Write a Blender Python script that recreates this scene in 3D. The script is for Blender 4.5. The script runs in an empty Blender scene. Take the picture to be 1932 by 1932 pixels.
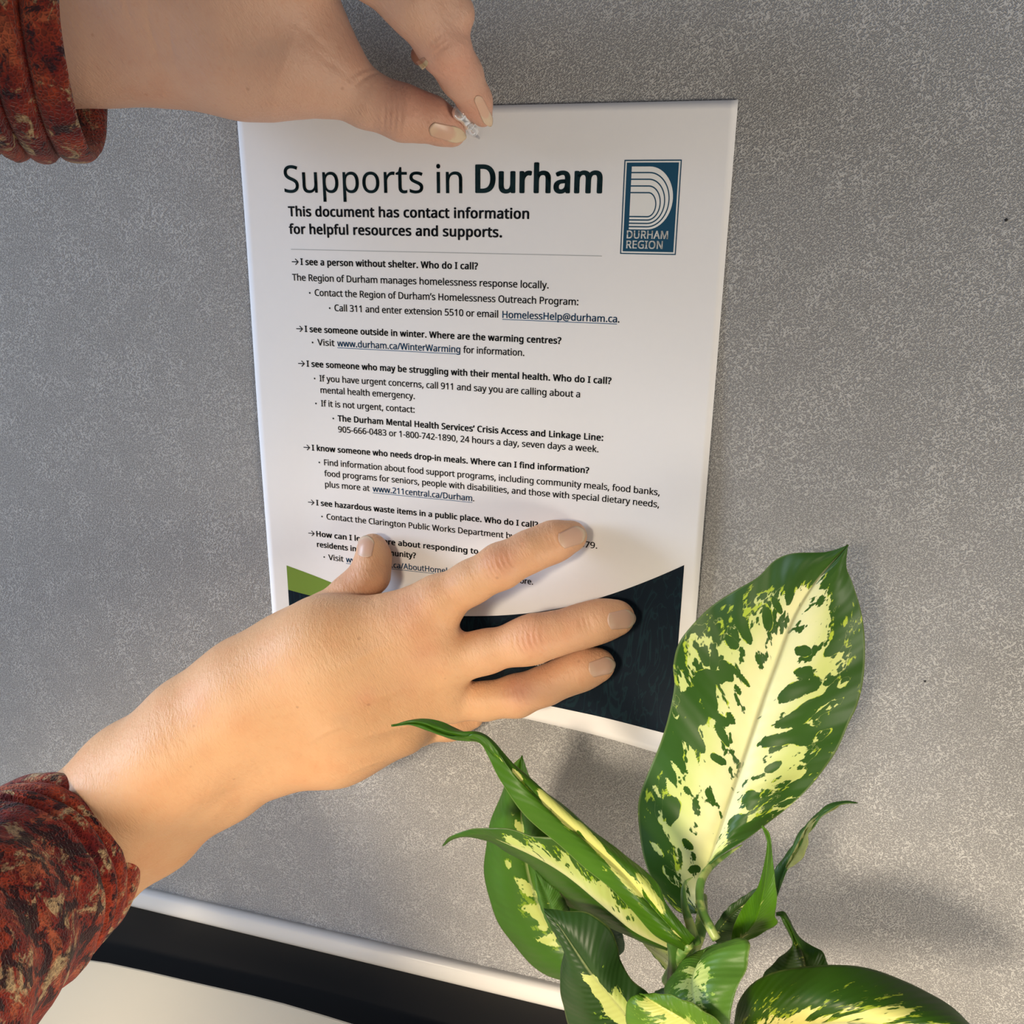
import bpy, math, random, os
import numpy as np
from mathutils import Vector, Matrix
from mathutils.bvhtree import BVHTree
import mathutils.noise as mn

# ------------------------------------------------------------------ camera
F = 1704.87
R = np.array([[0.9621908445438124, 0.2720856465048238, 0.012576948839115983],
              [0.09374688340616366, -0.2874614324188329, -0.9531932892773244],
              [-0.2557348246283264, 0.9183329057796696, -0.3020999398122322]])
CAM = np.array([0.23569922, -0.38498846, -0.04667168])
scene = bpy.context.scene
col = scene.collection
cd = bpy.data.cameras.new('camera')
cd.sensor_width = 36; cd.lens = F / 1932 * 36; cd.clip_start = 0.01
cam = bpy.data.objects.new('camera', cd); col.objects.link(cam)
M = Matrix(((R[0][0], -R[1][0], -R[2][0], CAM[0]), (R[0][1], -R[1][1], -R[2][1], CAM[1]),
            (R[0][2], -R[1][2], -R[2][2], CAM[2]), (0, 0, 0, 1)))
cam.matrix_world = M
scene.camera = cam

# ------------------------------------------------------------------ light
w = bpy.data.worlds.new('world'); scene.world = w; w.use_nodes = True
w.node_tree.nodes['Background'].inputs[0].default_value = (0.92, 0.94, 1.0, 1)
w.node_tree.nodes['Background'].inputs[1].default_value = 0.185
scene.view_settings.view_transform = 'Standard'
scene.view_settings.look = 'None'
scene.view_settings.exposure = 0.05
scene.view_settings.gamma = 1.0
scene.view_settings.use_curve_mapping = False

def area(name, loc, target, size, power, color, sy=None):
    l = bpy.data.lights.new(name, 'AREA'); l.energy = power; l.color = color
    l.shape = 'RECTANGLE'; l.size = size; l.size_y = sy or size
    o = bpy.data.objects.new(name, l); col.objects.link(o); o.location = loc
    d = Vector(target) - Vector(loc); o.rotation_euler = d.to_track_quat('-Z', 'Y').to_euler()
    return o
area('window_light', (-2.3, -0.86, 0.42), (0.05, 0, -0.25), 0.70, 68.0, (0.68, 0.81, 1.0), 1.1)
area('warm_desk_side_light', (0.95, -0.50, -0.42), (0.38, 0, -0.38), 0.36, 5.2, (1.0, 0.90, 0.74), 0.30)
sl = bpy.data.lights.new('low_sun_patch', 'SPOT'); sl.energy = 108; sl.color = (1.0, 0.84, 0.62)
sl.spot_size = math.radians(40); sl.spot_blend = 1.0; sl.shadow_soft_size = 0.12
so = bpy.data.objects.new('low_sun_patch', sl); col.objects.link(so); so.location = (-0.08, -1.25, 0.08)
so.rotation_euler = (Vector((0.205, 0, -0.61)) - so.location).to_track_quat('-Z', 'Y').to_euler()

# ------------------------------------------------------------------ helpers
def pt(px, py, h=0.0):
    """world point on the ray of a pixel, h millimetres in front of the wall"""
    d = R.T @ np.array([(px - 966) / F, (py - 966) / F, 1.0])
    t = (-h / 1000 - CAM[1]) / d[1]
    return CAM + t * d
def depth(P): return float(R[2] @ (np.asarray(P) - CAM))
def prad(P, rpx): return rpx * depth(P) / F
def project(P):
    q = R @ (np.asarray(P) - CAM); return 966 + F * q[0] / q[2], 966 + F * q[1] / q[2]

def setp(o, label=None, category=None, group=None, kind=None):
    for k, v in (('label', label), ('category', category), ('group', group), ('kind', kind)):
        if v: o[k] = v
    return o
def mesh_obj(name, verts, faces, mat=None, parent=None, smooth=True):
    me = bpy.data.meshes.new(name)
    me.from_pydata([tuple(map(float, v)) for v in verts], [], [tuple(map(int, f)) for f in faces])
    if smooth: me.polygons.foreach_set('use_smooth', [True] * len(me.polygons))
    me.update()
    o = bpy.data.objects.new(name, me); col.objects.link(o)
    if mat: me.materials.append(mat)
    if parent: o.parent = parent
    return o
def empty(name, loc=(0, 0, 0)):
    o = bpy.data.objects.new(name, None); col.objects.link(o); o.empty_display_size = 0.02
    o.location = loc
    return o
def adopt(o, parent):
    o.parent = parent; o.matrix_parent_inverse = Matrix.Translation(-Vector(parent.location))

class NT:
    def __init__(s, name, rough=0.5):
        s.m = bpy.data.materials.new(name); s.m.use_nodes = True
        s.t = s.m.node_tree; s.b = s.t.nodes['Principled BSDF']; s.b.inputs['Roughness'].default_value = rough
    def n(s, typ, **kw):
        nd = s.t.nodes.new(typ)
        for k, v in kw.items():
            if k.startswith('i_'): nd.inputs[k[2:].replace('_', ' ')].default_value = v
            else: setattr(nd, k, v)
        return nd
    def l(s, a, b): s.t.links.new(a, b)
    def math(s, op, a, b=None, c=None, clamp=False):
        nd = s.t.nodes.new('ShaderNodeMath'); nd.operation = op; nd.use_clamp = clamp
        for i, x in enumerate((a, b, c)):
            if x is None: continue
            if isinstance(x, (int, float)): nd.inputs[i].default_value = x
            else: s.l(x, nd.inputs[i])
        return nd.outputs[0]
    def mix(s, f, a, b, blend='MIX'):
        nd = s.t.nodes.new('ShaderNodeMix'); nd.data_type = 'RGBA'; nd.blend_type = blend
        for k, x in ((0, f), (6, a), (7, b)):
            if isinstance(x, (int, float)): nd.inputs[k].default_value = x
            elif isinstance(x, tuple): nd.inputs[k].default_value = (*x, 1) if len(x) == 3 else x
            else: s.l(x, nd.inputs[k])
        return nd.outputs[2]
    def noise(s, vec, scale, detail=3, rough=0.5, dist=0.0, out=0):
        nd = s.n('ShaderNodeTexNoise'); nd.inputs['Scale'].default_value = scale
        nd.inputs['Detail'].default_value = detail; nd.inputs['Roughness'].default_value = rough
        nd.inputs['Distortion'].default_value = dist
        if vec is not None: s.l(vec, nd.inputs['Vector'])
        return nd.outputs[out]
    def ramp(s, x, stops, interp='LINEAR'):
        nd = s.t.nodes.new('ShaderNodeValToRGB'); cr = nd.color_ramp; cr.interpolation = interp
        while len(cr.elements) < len(stops): cr.elements.new(0.5)
        for e, (p, c) in zip(cr.elements, stops):
            e.position = p; e.color = (*c, 1) if len(c) == 3 else c
        s.l(x, nd.inputs[0]); return nd.outputs[0]
    def step(s, x, a, b):
        nd = s.t.nodes.new('ShaderNodeMapRange'); nd.interpolation_type = 'SMOOTHSTEP'
        s.l(x, nd.inputs[0]); nd.inputs[1].default_value = a; nd.inputs[2].default_value = b
        return nd.outputs[0]
    def bump(s, height, dist, strength=1.0):
        nd = s.n('ShaderNodeBump'); nd.inputs['Distance'].default_value = dist
        nd.inputs['Strength'].default_value = strength; s.l(height, nd.inputs['Height'])
        s.l(nd.outputs[0], s.b.inputs['Normal'])
    def mapping(s, vec, rot=(0, 0, 0), scale=(1, 1, 1), loc=(0, 0, 0)):
        nd = s.n('ShaderNodeMapping'); s.l(vec, nd.inputs[0])
        nd.inputs['Location'].default_value = loc
        nd.inputs['Rotation'].default_value = rot; nd.inputs['Scale'].default_value = scale
        return nd.outputs[0]
    def rotscale(s, vec, ang, scale, loc=(0, 0, 0)):
        return s.mapping(s.mapping(vec, rot=(0, math.radians(ang), 0)), scale=scale, loc=loc)
    def color(s, c):
        if isinstance(c, tuple): s.b.inputs['Base Color'].default_value = (*c, 1)
        else: s.l(c, s.b.inputs['Base Color'])

# ------------------------------------------------------------------ materials
def mat_fabric_wall():
    m = NT('woven_panel_fabric', 0.95)
    co = m.n('ShaderNodeTexCoord').outputs['Object']
    warp = m.noise(co, 60, 2, out=1)
    off = m.n('ShaderNodeVectorMath', operation='SCALE'); m.l(warp, off.inputs[0]); off.inputs['Scale'].default_value = 0.0012
    add = m.n('ShaderNodeVectorMath', operation='ADD'); m.l(co, add.inputs[0]); m.l(off.outputs[0], add.inputs[1])
    a = m.noise(m.rotscale(add.outputs[0], 36, (0.8, 1, 2.0)), 1280, 0.6, 0.4)
    b = m.noise(m.rotscale(add.outputs[0], -54, (0.8, 1, 2.0), (3, 1, 2)), 1280, 0.6, 0.4)
    h = m.math('MAXIMUM', a, b)
    hh = m.step(h, 0.43, 0.66)
    big = m.noise(co, 9, 3)
    base = m.ramp(hh, [(0, (0.285, 0.281, 0.286)), (0.5, (0.39, 0.385, 0.39)), (1, (0.49, 0.484, 0.483))])
    m.color(m.mix(m.math('MULTIPLY', big, 0.10), base, (0.28, 0.27, 0.26)))
    m.bump(hh, 0.0006, 0.85)
    m.b.inputs['Specular IOR Level'].default_value = 0.1
    return m.m
def mat_plain(name, c, rough=0.5, spec=0.5, metallic=0.0, bumpn=None):
    m = NT(name, rough); m.b.inputs['Specular IOR Level'].default_value = spec
    m.b.inputs['Metallic'].default_value = metallic
    co = m.n('ShaderNodeTexCoord').outputs['Object']
    n = m.noise(co, 40, 3)
    m.color(m.mix(m.math('MULTIPLY', n, 0.10), c, tuple(x * 0.85 for x in c)))
    if bumpn: m.bump(m.noise(co, bumpn[0], 2), bumpn[1], 0.5)
    return m.m
def mat_skin():
    m = NT('skin', 0.48)
    at = m.n('ShaderNodeAttribute', attribute_name='tint')
    co = m.n('ShaderNodeTexCoord').outputs['Object']
    n1 = m.noise(co, 90, 4, 0.6); n2 = m.noise(co, 380, 2)
    c = m.mix(m.math('MULTIPLY', m.step(n1, 0.40, 0.80), 0.45), at.outputs['Color'], (0.95, 0.84, 0.80), 'MULTIPLY')
    n6 = m.noise(m.mapping(co, loc=(3, 3, 3)), 38, 3)
    c = m.mix(m.math('MULTIPLY', m.step(n6, 0.48, 0.72), 0.5), c, (0.96, 0.84, 0.78), 'MULTIPLY')
    c = m.mix(m.math('MULTIPLY', m.step(n2, 0.55, 0.75), 0.3), c, (0.92, 0.82, 0.78), 'MULTIPLY')
    fr = m.n('ShaderNodeTexVoronoi'); fr.inputs['Scale'].default_value = 75; m.l(co, fr.inputs['Vector'])
    c = m.mix(m.math('MULTIPLY', m.math('SUBTRACT', 1.0, m.step(fr.outputs['Distance'], 0.03, 0.075)), 0.35), c, (0.30, 0.14, 0.08))
    m.color(c)
    # fine skin lines running across the limb, plus pores
    l1 = m.noise(m.rotscale(co, 24, (2.4, 1.2, 0.55)), 520, 2, 0.6, 0.4)
    l3 = m.noise(m.rotscale(co, 40, (2.2, 1.0, 0.5)), 260, 2, 0.6, 0.6)
    l2 = m.noise(co, 1500, 2)
    m.bump(m.math('ADD', m.math('ADD', l1, l3), m.math('MULTIPLY', l2, 0.35)), 0.0005, 0.6)
    m.b.inputs['Subsurface Weight'].default_value = 0.12
    m.b.inputs['Subsurface Radius'].default_value = (1.0, 0.35, 0.2)
    m.b.inputs['Subsurface Scale'].default_value = 0.004
    m.b.inputs['Specular IOR Level'].default_value = 0.35
    return m.m
def mat_nail():
    m = NT('fingernail', 0.36)
    at = m.n('ShaderNodeAttribute', attribute_name='tint'); m.color(at.outputs['Color'])
    m.b.inputs['Specular IOR Level'].default_value = 0.5
    m.b.inputs['Subsurface Weight'].default_value = 0.1
    m.b.inputs['Subsurface Scale'].default_value = 0.002
    return m.m
def mat_sleeve(name, bright, seed):
    m = NT(name, 0.9)
    co = m.mapping(m.n('ShaderNodeTexCoord').outputs['Object'], loc=(seed, 0, seed))
    cu = m.n('ShaderNodeAttribute', attribute_name='cuff').outputs['Fac']
    n1 = m.noise(co, 30, 4, 0.6, 1.2); n2 = m.noise(m.mapping(co, loc=(7, 3, 1)), 40, 5, 0.65, 1.4)
    n3 = m.noise(m.mapping(co, loc=(1, 9, 4)), 75, 5, 0.7, 0.8); n4 = m.noise(m.mapping(co, loc=(5, 5, 5)), 260, 3, 0.7)
    n5 = m.noise(m.mapping(co, loc=(2, 4, 8)), 110, 4, 0.7, 0.6)
    b = bright
    c = m.ramp(n1, [(0.30, (0.05 * b, 0.008 * b, 0.014 * b)), (0.42, (0.16 * b, 0.014 * b, 0.014 * b)),
                    (0.52, (0.26 * b, 0.03 * b, 0.018 * b)), (0.62, (0.36 * b, 0.05 * b, 0.02 * b)), (0.75, (0.13 * b, 0.012 * b, 0.02 * b))])
    c = m.mix(m.math('MULTIPLY', m.step(n2, 0.53, 0.62), 0.8), c, (0.44 * b, 0.11 * b, 0.05 * b))
    c = m.mix(m.math('MULTIPLY', m.step(m.math('MULTIPLY_ADD', cu, 0.05, n3), 0.585, 0.68), 0.85), c, (0.50 * b, 0.38 * b, 0.21 * b))
    dk = m.math('SUBTRACT', 1.0, m.step(m.math('MULTIPLY_ADD', cu, -0.10, m.math('ADD', n5, 0.06)), 0.35, 0.42))
    c = m.mix(m.math('MULTIPLY', dk, 0.92), c, (0.014, 0.007, 0.014))
    c = m.mix(m.math('MULTIPLY', m.step(n4, 0.45, 0.62), 0.4), c, (0.05 * b, 0.008 * b, 0.01 * b))
    at = m.n('ShaderNodeAttribute', attribute_name='tint')
    c = m.mix(1.0, c, at.outputs['Color'], 'MULTIPLY')
    m.color(c)
    # open knit mesh
    v = m.n('ShaderNodeTexVoronoi', feature='DISTANCE_TO_EDGE'); v.inputs['Scale'].default_value = 620; m.l(co, v.inputs['Vector'])
    e = m.step(v.outputs['Distance'], 0.05, 0.25)
    c2 = m.mix(m.math('MULTIPLY', e, 0.35), m.b.inputs['Base Color'].links[0].from_socket, (0.01, 0.006, 0.008)); m.color(c2)
    m.bump(m.math('ADD', m.math('MULTIPLY', m.math('SUBTRACT', 1.0, e), 0.7), m.noise(co, 160, 2)), 0.0006, 0.8)
    m.b.inputs['Sheen Weight'].default_value = 0.15
    m.b.inputs['Specular IOR Level'].default_value = 0.15
    return m.m
def mat_paper():
    m = NT('white_paper', 0.85)
    co = m.n('ShaderNodeTexCoord').outputs['Object']
    m.color(m.mix(m.math('MULTIPLY', m.noise(co, 300, 3), 0.5), (0.83, 0.82, 0.84), (0.80, 0.79, 0.815)))
    m.bump(m.noise(co, 35, 3), 0.0012, 0.25)
    m.b.inputs['Specular IOR Level'].default_value = 0.15
    return m.m
def mat_print(name, c, rough=0.6, doodle=False):
    m = NT(name, rough); m.b.inputs['Specular IOR Level'].default_value = 0.12
    if doodle:
        co = m.n('ShaderNodeTexCoord').outputs['Object']
        n = m.noise(m.mapping(co, scale=(1, 1, 0.35)), 70, 2, 0.5, 2.5)
        line = m.math('SUBTRACT', 1.0, m.step(m.math('ABSOLUTE', m.math('SUBTRACT', n, 0.5)), 0.005, 0.03))
        m.color(m.mix(m.math('MULTIPLY', line, 0.55), c, (0.008, 0.030, 0.042)))
    else: m.color(c)
    return m.m

def mat_leaf(name, seed, edge=0.55, v0=0.05, v1=0.9, green=(0.035, 0.11, 0.012), lime=(0.50, 0.62, 0.09), cream=(0.86, 0.86, 0.48),
             chev=0.45, length=7.0, across=2.2, amount=0.5, under=None, rib=0.6, soft=0.05, trans=0.25, lbias=0.0, amp=1.5, bump=0.16, ampb=0.85):
    m = NT(name, 0.42)
    uv = m.n('ShaderNodeUVMap').outputs[0]
    sp = m.n('ShaderNodeSeparateXYZ'); m.l(uv, sp.inputs[0])
    us = m.math('MULTIPLY_ADD', sp.outputs[0], 2.0, -1.0); a = m.math('ABSOLUTE', us); v = sp.outputs[1]
    side = m.math('SIGN', us)
    vv = m.math('SUBTRACT', v, m.math('MULTIPLY', m.math('POWER', a, 0.8), chev * 0.35))
    def vec(sa, sv, k):
        c = m.n('ShaderNodeCombineXYZ')
        m.l(m.math('MULTIPLY', a, sa), c.inputs[0]); m.l(m.math('MULTIPLY', vv, sv), c.inputs[1])
        m.l(m.math('MULTIPLY_ADD', side, 3.7, seed * 5.3 + k), c.inputs[2]); return c.outputs[0]
    nA = m.noise(vec(across * 0.8, length, 0), 1.0, 3, 0.55)
    nB = m.noise(vec(across * 2.0, length * 3.2, 10), 1.0, 3, 0.6)
    nC = m.noise(vec(across * 5, length * 5.5, 20), 1.0, 3, 0.6)
    env = m.math('MULTIPLY', m.step(v, v0 - 0.04, v0 + 0.06), m.math('SUBTRACT', 1.0, m.step(v, v1 - 0.12, v1)))
    lim = m.math('SUBTRACT', m.math('MULTIPLY', env, edge + 0.35), 0.35)
    s = m.math('SUBTRACT', m.math('ADD', lim, m.math('MULTIPLY', m.math('SUBTRACT', nA, 0.5), amp)), a)
    pa = m.n('ShaderNodeAttribute', attribute_name='paint')
    s = m.math('ADD', s, m.math('MULTIPLY', pa.outputs['Fac'], m.math('MULTIPLY_ADD', nC, 2.2, 0.1)))
    if lbias: s = m.math('SUBTRACT', s, m.math('MULTIPLY', m.math('SUBTRACT', 1.0, m.step(us, -0.03, 0.03)), lbias))
    s = m.math('ADD', s, m.math('MULTIPLY', m.math('SUBTRACT', nB, 0.5), ampb))
    core = m.step(s, 0.0, soft)
    fringe = m.math('MULTIPLY', m.step(m.math('ADD', s, m.math('MULTIPLY', m.math('SUBTRACT', nC, 0.5), 2.0)), 0.0, 0.16), m.step(s, -0.52, -0.15))
    spots = m.step(m.math('ADD', nB, m.math('MULTIPLY', m.math('SUBTRACT', a, 0.25), 0.12)), 0.66 - 0.1 * (amount - 0.5), 0.685 - 0.1 * (amount - 0.5))
    gvar = m.mix(m.noise(vec(1.5, 6, 30), 1.0, 3), tuple(x * 0.75 for x in green), tuple(min(1, x * 1.35) for x in green))
    c = m.mix(fringe, gvar, lime)
    cr = m.mix(m.step(m.math('ADD', a, m.math('MULTIPLY', nA, 0.5)), 0.35, 0.85), cream, tuple(0.45 * x + 0.55 * y for x, y in zip(cream, lime)))
    c = m.mix(core, c, cr)
    c = m.mix(m.math('MULTIPLY', spots, core), c, gvar)
    ribm = m.math('SUBTRACT', 1.0, m.step(a, 0.012, 0.045))
    c = m.mix(m.math('MULTIPLY', ribm, rib), c, tuple(0.5 * x + 0.25 * y + 0.05 for x, y in zip(cream, green)))
    rim = m.step(a, 0.965, 0.995)
    c = m.mix(m.math('MULTIPLY', rim, 0.35), c, (0.35, 0.42, 0.14))
    if under:
        geo = m.n('ShaderNodeNewGeometry'); c = m.mix(geo.outputs['Backfacing'], c, under)
    m.color(c)
    wv = m.n('ShaderNodeTexWave', bands_direction='Y'); m.l(vec(0.0, 1.0, 0), wv.inputs['Vector'])
    wv.inputs['Scale'].default_value = 9; wv.inputs['Distortion'].default_value = 0.8; wv.inputs['Detail'].default_value = 1
    hgt = m.math('ADD', m.math('MULTIPLY', wv.outputs['Fac'], 0.5), m.math('ADD', m.math('MULTIPLY', nB, 0.4), m.math('MULTIPLY', ribm, -1.0)))
    m.bump(hgt, 0.0010, bump)
    m.b.inputs['Specular IOR Level'].default_value = 0.35
    tr = m.n('ShaderNodeBsdfTranslucent'); m.l(c, tr.inputs[0])
    mx = m.n('ShaderNodeMixShader'); mx.inputs[0].default_value = trans
    m.l(m.b.outputs[0], mx.inputs[1]); m.l(tr.outputs[0], mx.inputs[2])
    m.l(mx.outputs[0], m.t.nodes['Material Output'].inputs[0])
    return m.m

# ------------------------------------------------------------------ setting: panel wall, trim, lower wall, desk
def box(name, lo, hi, mat, parent=None):
    x0, y0, z0 = lo; x1, y1, z1 = hi
    v = [(x0, y0, z0), (x1, y0, z0), (x1, y1, z0), (x0, y1, z0), (x0, y0, z1), (x1, y0, z1), (x1, y1, z1), (x0, y1, z1)]
    f = [(0, 3, 2, 1), (4, 5, 6, 7), (0, 1, 5, 4), (1, 2, 6, 5), (2, 3, 7, 6), (3, 0, 4, 7)]
    return mesh_obj(name, v, f, mat, parent, smooth=False)
wall = setp(box('wall_back', (-1.0, 0, -0.4395), (0.9, 0.04, 0.8), mat_fabric_wall()), kind='structure')
speck = mat_plain('dark_speck', (0.01, 0.01, 0.012), 0.8)
for q, r in (((1898, 415), 0.0006), ((1745, 1285), 0.0005), ((1000, 1480), 0.0003)):
    c = pt(*q); n = 10
    vs = [c + np.array([0, -0.0006, 0])] + [c + np.array([r * math.cos(2 * math.pi * k / n), -0.0001, r * (0.8 + 0.3 * math.sin(k)) * math.sin(2 * math.pi * k / n)]) for k in range(n)]
    mesh_obj('pin_hole', vs, [(0, 1 + (k + 1) % n, 1 + k) for k in range(n)], speck, wall)

def extrude_x(name, prof, x0, x1, mat):
    n = len(prof)
    v = [(x0, y, z) for y, z in prof] + [(x1, y, z) for y, z in prof]
    f = [(i, (i + 1) % n, n + (i + 1) % n, n + i) for i in range(n)] + [tuple(range(n))[::-1], tuple(range(n, 2 * n))]
    o = mesh_obj(name, v, f, mat)
    o.data.polygons[-1].use_smooth = False; o.data.polygons[-2].use_smooth = False
    return o
prof = [(0.0, -0.4395), (-0.0040, -0.4395), (-0.0052, -0.4400), (-0.0060, -0.4410)]
zc = -0.4480
for k in range(1, 12):
    a = k / 11 * math.pi / 2
    prof.append((-0.0060 + 0.0045 * (1 - math.cos(a)), zc - 0.0060 * math.sin(a)))
prof += [(0.0, -0.4542)]
prof = prof[::-1]
setp(extrude_x('trim_1', prof, -1.0, 0.9, mat_plain('white_metal_trim', (0.66, 0.65, 0.64), 0.28, 0.5)), kind='structure')
setp(box('wall_lower', (-1.0, 0.003, -1.2), (0.9, 0.04, -0.4530), mat_plain('black_lower_panel', (0.010, 0.010, 0.011), 0.45, 0.4)), kind='structure')

# desk top: horizontal slab whose back edge runs a finger's width in front of the wall
ZD = -0.480
def ray_z(px, py, z):
    d = R.T @ np.array([(px - 966) / F, (py - 966) / F, 1.0]); return CAM + (z - CAM[2]) / d[2] * d
edge = [(-0.9, -0.027), (-0.16, -0.027), (-0.135, -0.0245), (-0.118, -0.0225), (-0.09, -0.0213), (-0.058, -0.0205), (-0.02, -0.0193), (0.0, -0.0192), (0.025, -0.0200), (0.047, -0.0210), (0.1, -0.0215), (0.7, -0.0215)]
outl = edge + [(0.7, -0.75), (-0.9, -0.75)]
def slab(name, outl, z1, z0, bev, mat, parent=None):
    n = len(outl); cx = sum(p[0] for p in outl) / n; cy = sum(p[1] for p in outl) / n
    def ins(k):
        r = []
        for i, p in enumerate(outl):
            a, b = outl[i - 1], outl[(i + 1) % n]
            t = Vector((b[0] - a[0], b[1] - a[1])).normalized(); nn = Vector((-t.y, t.x))
            if nn.dot(Vector((cx - p[0], cy - p[1]))) < 0: nn = -nn
            r.append((p[0] + nn.x * k, p[1] + nn.y * k))
        return r
    rings = [(bev, z1), (bev * 0.3, z1 - bev * 0.25), (0, z1 - bev), (0, z0)]
    V, Fc = [], []
    for k, z in rings: V += [(x, y, z) for x, y in ins(k)]
    for r in range(len(rings) - 1):
        for i in range(n): Fc.append((r * n + i, (r + 1) * n + i, (r + 1) * n + (i + 1) % n, r * n + (i + 1) % n))
    Fc.append(tuple(range(n))[::-1]); Fc.append(tuple(range((len(rings) - 1) * n, len(rings) * n)))
    o = mesh_obj(name, V, Fc, mat, parent, smooth=False)
    return o
desk = empty('desk', (0, -0.3, -1.2))
adopt(slab('worktop', outl, ZD, ZD - 0.028, 0.002, mat_plain('cream_laminate', (0.82, 0.75, 0.60), 0.45, 0.4)), desk)
legm = mat_plain('dark_desk_leg', (0.02, 0.02, 0.02), 0.5)
for x in (-0.85, 0.62):
    for y in (-0.70, -0.08):
        adopt(box('leg', (x, y, -1.2), (x + 0.05, y + 0.05, ZD - 0.028), legm), desk)
setp(desk, 'cream laminate desk worktop with a black gap behind its back edge', 'desk')
setp(box('floor', (-1.0, -1.6, -1.22), (0.9, 0.04, -1.2), mat_plain('grey_carpet', (0.12, 0.12, 0.125), 0.95, 0.1)), kind='structure')

# ------------------------------------------------------------------ paper
PW, PH = 0.2159, 0.2794
def sstep(x, a, b):
    t = np.clip((x - a) / (b - a), 0, 1); return t * t * (3 - 2 * t)
def lift(x, z):
    u = np.clip((x - 0.128) / (PW - 0.128), 0, 1.1); q = np.clip((-z - 0.205) / (PH - 0.205), 0, 1.1)
    l = 0.0125 * u ** 1.2 * q ** 1.8
    l += 0.0022 * sstep(x, 0.17, PW) * sstep(-z, 0.08, 0.2)
    l += 0.0012 * sstep(-x, -0.03, 0.0) * sstep(-z, 0.03, 0.25)
    return 0.0008 + l + 0.0004 * np.sin(x * 60 + 1) * np.sin(z * 35)
def on_paper(x, z, off=0.0):
    return np.array([x, -(lift(x, z) + off), z])
nx, nz = 70, 90
V, Fc = [], []
for lay in (0.0, -0.00018):
    for j in range(nz + 1):
        for i in range(nx + 1): V.append(on_paper(PW * i / nx, -PH * j / nz, lay))
K = (nx + 1) * (nz + 1)
for j in range(nz):
    for i in range(nx):
        a = j * (nx + 1) + i
        Fc.append((a, a + nx + 1, a + nx + 2, a + 1)); Fc.append((K + a, K + a + 1, K + a + nx + 2, K + a + nx + 1))
for j in range(nz):
    a = j * (nx + 1); Fc.append((a, K + a, K + a + nx + 1, a + nx + 1)); a += nx; Fc.append((a, a + nx + 1, K + a + nx + 1, K + a))
for i in range(nx):
    a = i; Fc.append((a, a + 1, K + a + 1, K + a)); a = nz * (nx + 1) + i; Fc.append((a, K + a, K + a + 1, a + 1))
paper = empty('printed_notice', (PW / 2, 0, -PH))
adopt(mesh_obj('paper_sheet', V, Fc, mat_paper()), paper)
setp(paper, 'white letter-size information sheet headed Supports in Durham, pinned to the grey fabric panel', 'notice')

INK = mat_print('ink_black', (0.010, 0.012, 0.016))
INKT = mat_print('ink_title', (0.006, 0.022, 0.028))
INKL = mat_print('ink_link_blue', (0.008, 0.085, 0.21))
WHITE = mat_print('ink_knockout_white', (0.78, 0.78, 0.78))
NAVY = mat_print('ink_navy', (0.0035, 0.010, 0.020), 0.5, doodle=True)
GREEN = mat_print('ink_green', (0.17, 0.27, 0.045))
LOGO = mat_print('ink_logo_blue', (0.014, 0.070, 0.135))
RULE = mat_print('ink_grey_rule', (0.42, 0.43, 0.44))

font = None
try:
    fp = os.path.join(bpy.utils.resource_path('LOCAL'), 'datafiles', 'fonts', 'NotoSansHebrew-Regular.woff2')
    font = bpy.data.fonts.load(fp)
except Exception as e: print('font fallback', e)
def text_raw(s, sp_):
    cu = bpy.data.curves.new('t', 'FONT'); cu.body = s; cu.size = 1.0; cu.space_character = sp_
    cu.resolution_u = 4
    if font: cu.font = font
    o = bpy.data.objects.new('t', cu); col.objects.link(o); return o
ROWS = []   # (name, [(text, x0, x1)], baseline, cap_height_mm, bold_offset, material)
def row(name, segs, base, cap, bold=False, mat=None, extra=None): ROWS.append((name, segs, base, cap, bold, mat or INK, extra or []))
B1, B2 = 2.95, 3.0
row('title', [('Supports in', 21.2, 105.0)], -33.9, 11.3, 'light', INKT)
row('title', [('Durham', 110.7, 165.0)], -33.8, 11.3, 'heavy', INKT)
row('subtitle', [('This document has contact information', 22.3, 134.5)], -44.0, 4.35, True)
row('subtitle', [('for helpful resources and supports.', 22.2, 122.7)], -51.55, 4.35, True)
def q(base, x0, x1, s, ax=None): row('question_line', [(s, x0, x1)], base, B1, True, None, [('arrow', (ax or x0 - 4.2), base)])
q(-65.0, 27.1, 112.0, 'I see a person without shelter. Who do I call?')
row('text_line', [('The Region of Durham manages homelessness response locally.', 22.5, 143.6)], -72.0, B2)
row('text_line', [('Contact the Region of Durham\u2019s Homelessness Outreach Program:', 33.6, 156.7)], -78.5, B2, extra=[('bullet', 31.1, -78.5)])
row('text_line', [('Call 311 and enter extension 5510 or email', 43.2, 121.3)], -85.0, B2, extra=[('bullet', 40.8, -85.0)])
row('web_link', [('HomelessHelp@durham.ca', 123.2, 173.5)], -85.0, B2, False, INKL, [('under', 123.2, -85.0, 173.5)])
row('text_line', [('.', 173.9, 174.5)], -85.0, B2)
q(-95.1, 27.5, 149.8, 'I see someone outside in winter. Where are the warming centres?')
row('text_line', [('Visit', 33.7, 42.4)], -101.0, B2, extra=[('bullet', 31.2, -101.0)])
row('text_line', [('for information.', 105.2, 133.4)], -101.0, B2)
row('web_link', [('www.durham.ca/WinterWarming', 43.7, 103.9)], -101.0, B2, False, INKL, [('under', 43.7, -101.0, 103.9)])
q(-111.2, 27.5, 172.3, 'I see someone who may be struggling with their mental health. Who do I call?')
row('text_line', [('If you have urgent concerns, call 911 and say you are calling about a', 33.8, 158.8)], -117.8, B2, extra=[('bullet', 31.3, -117.8)])
row('text_line', [('mental health emergency.', 34.0, 81.6)], -123.3, B2)
row('text_line', [('If it is not urgent, contact:', 33.9, 81.4)], -129.7, B2, extra=[('bullet', 31.3, -129.7)])
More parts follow.
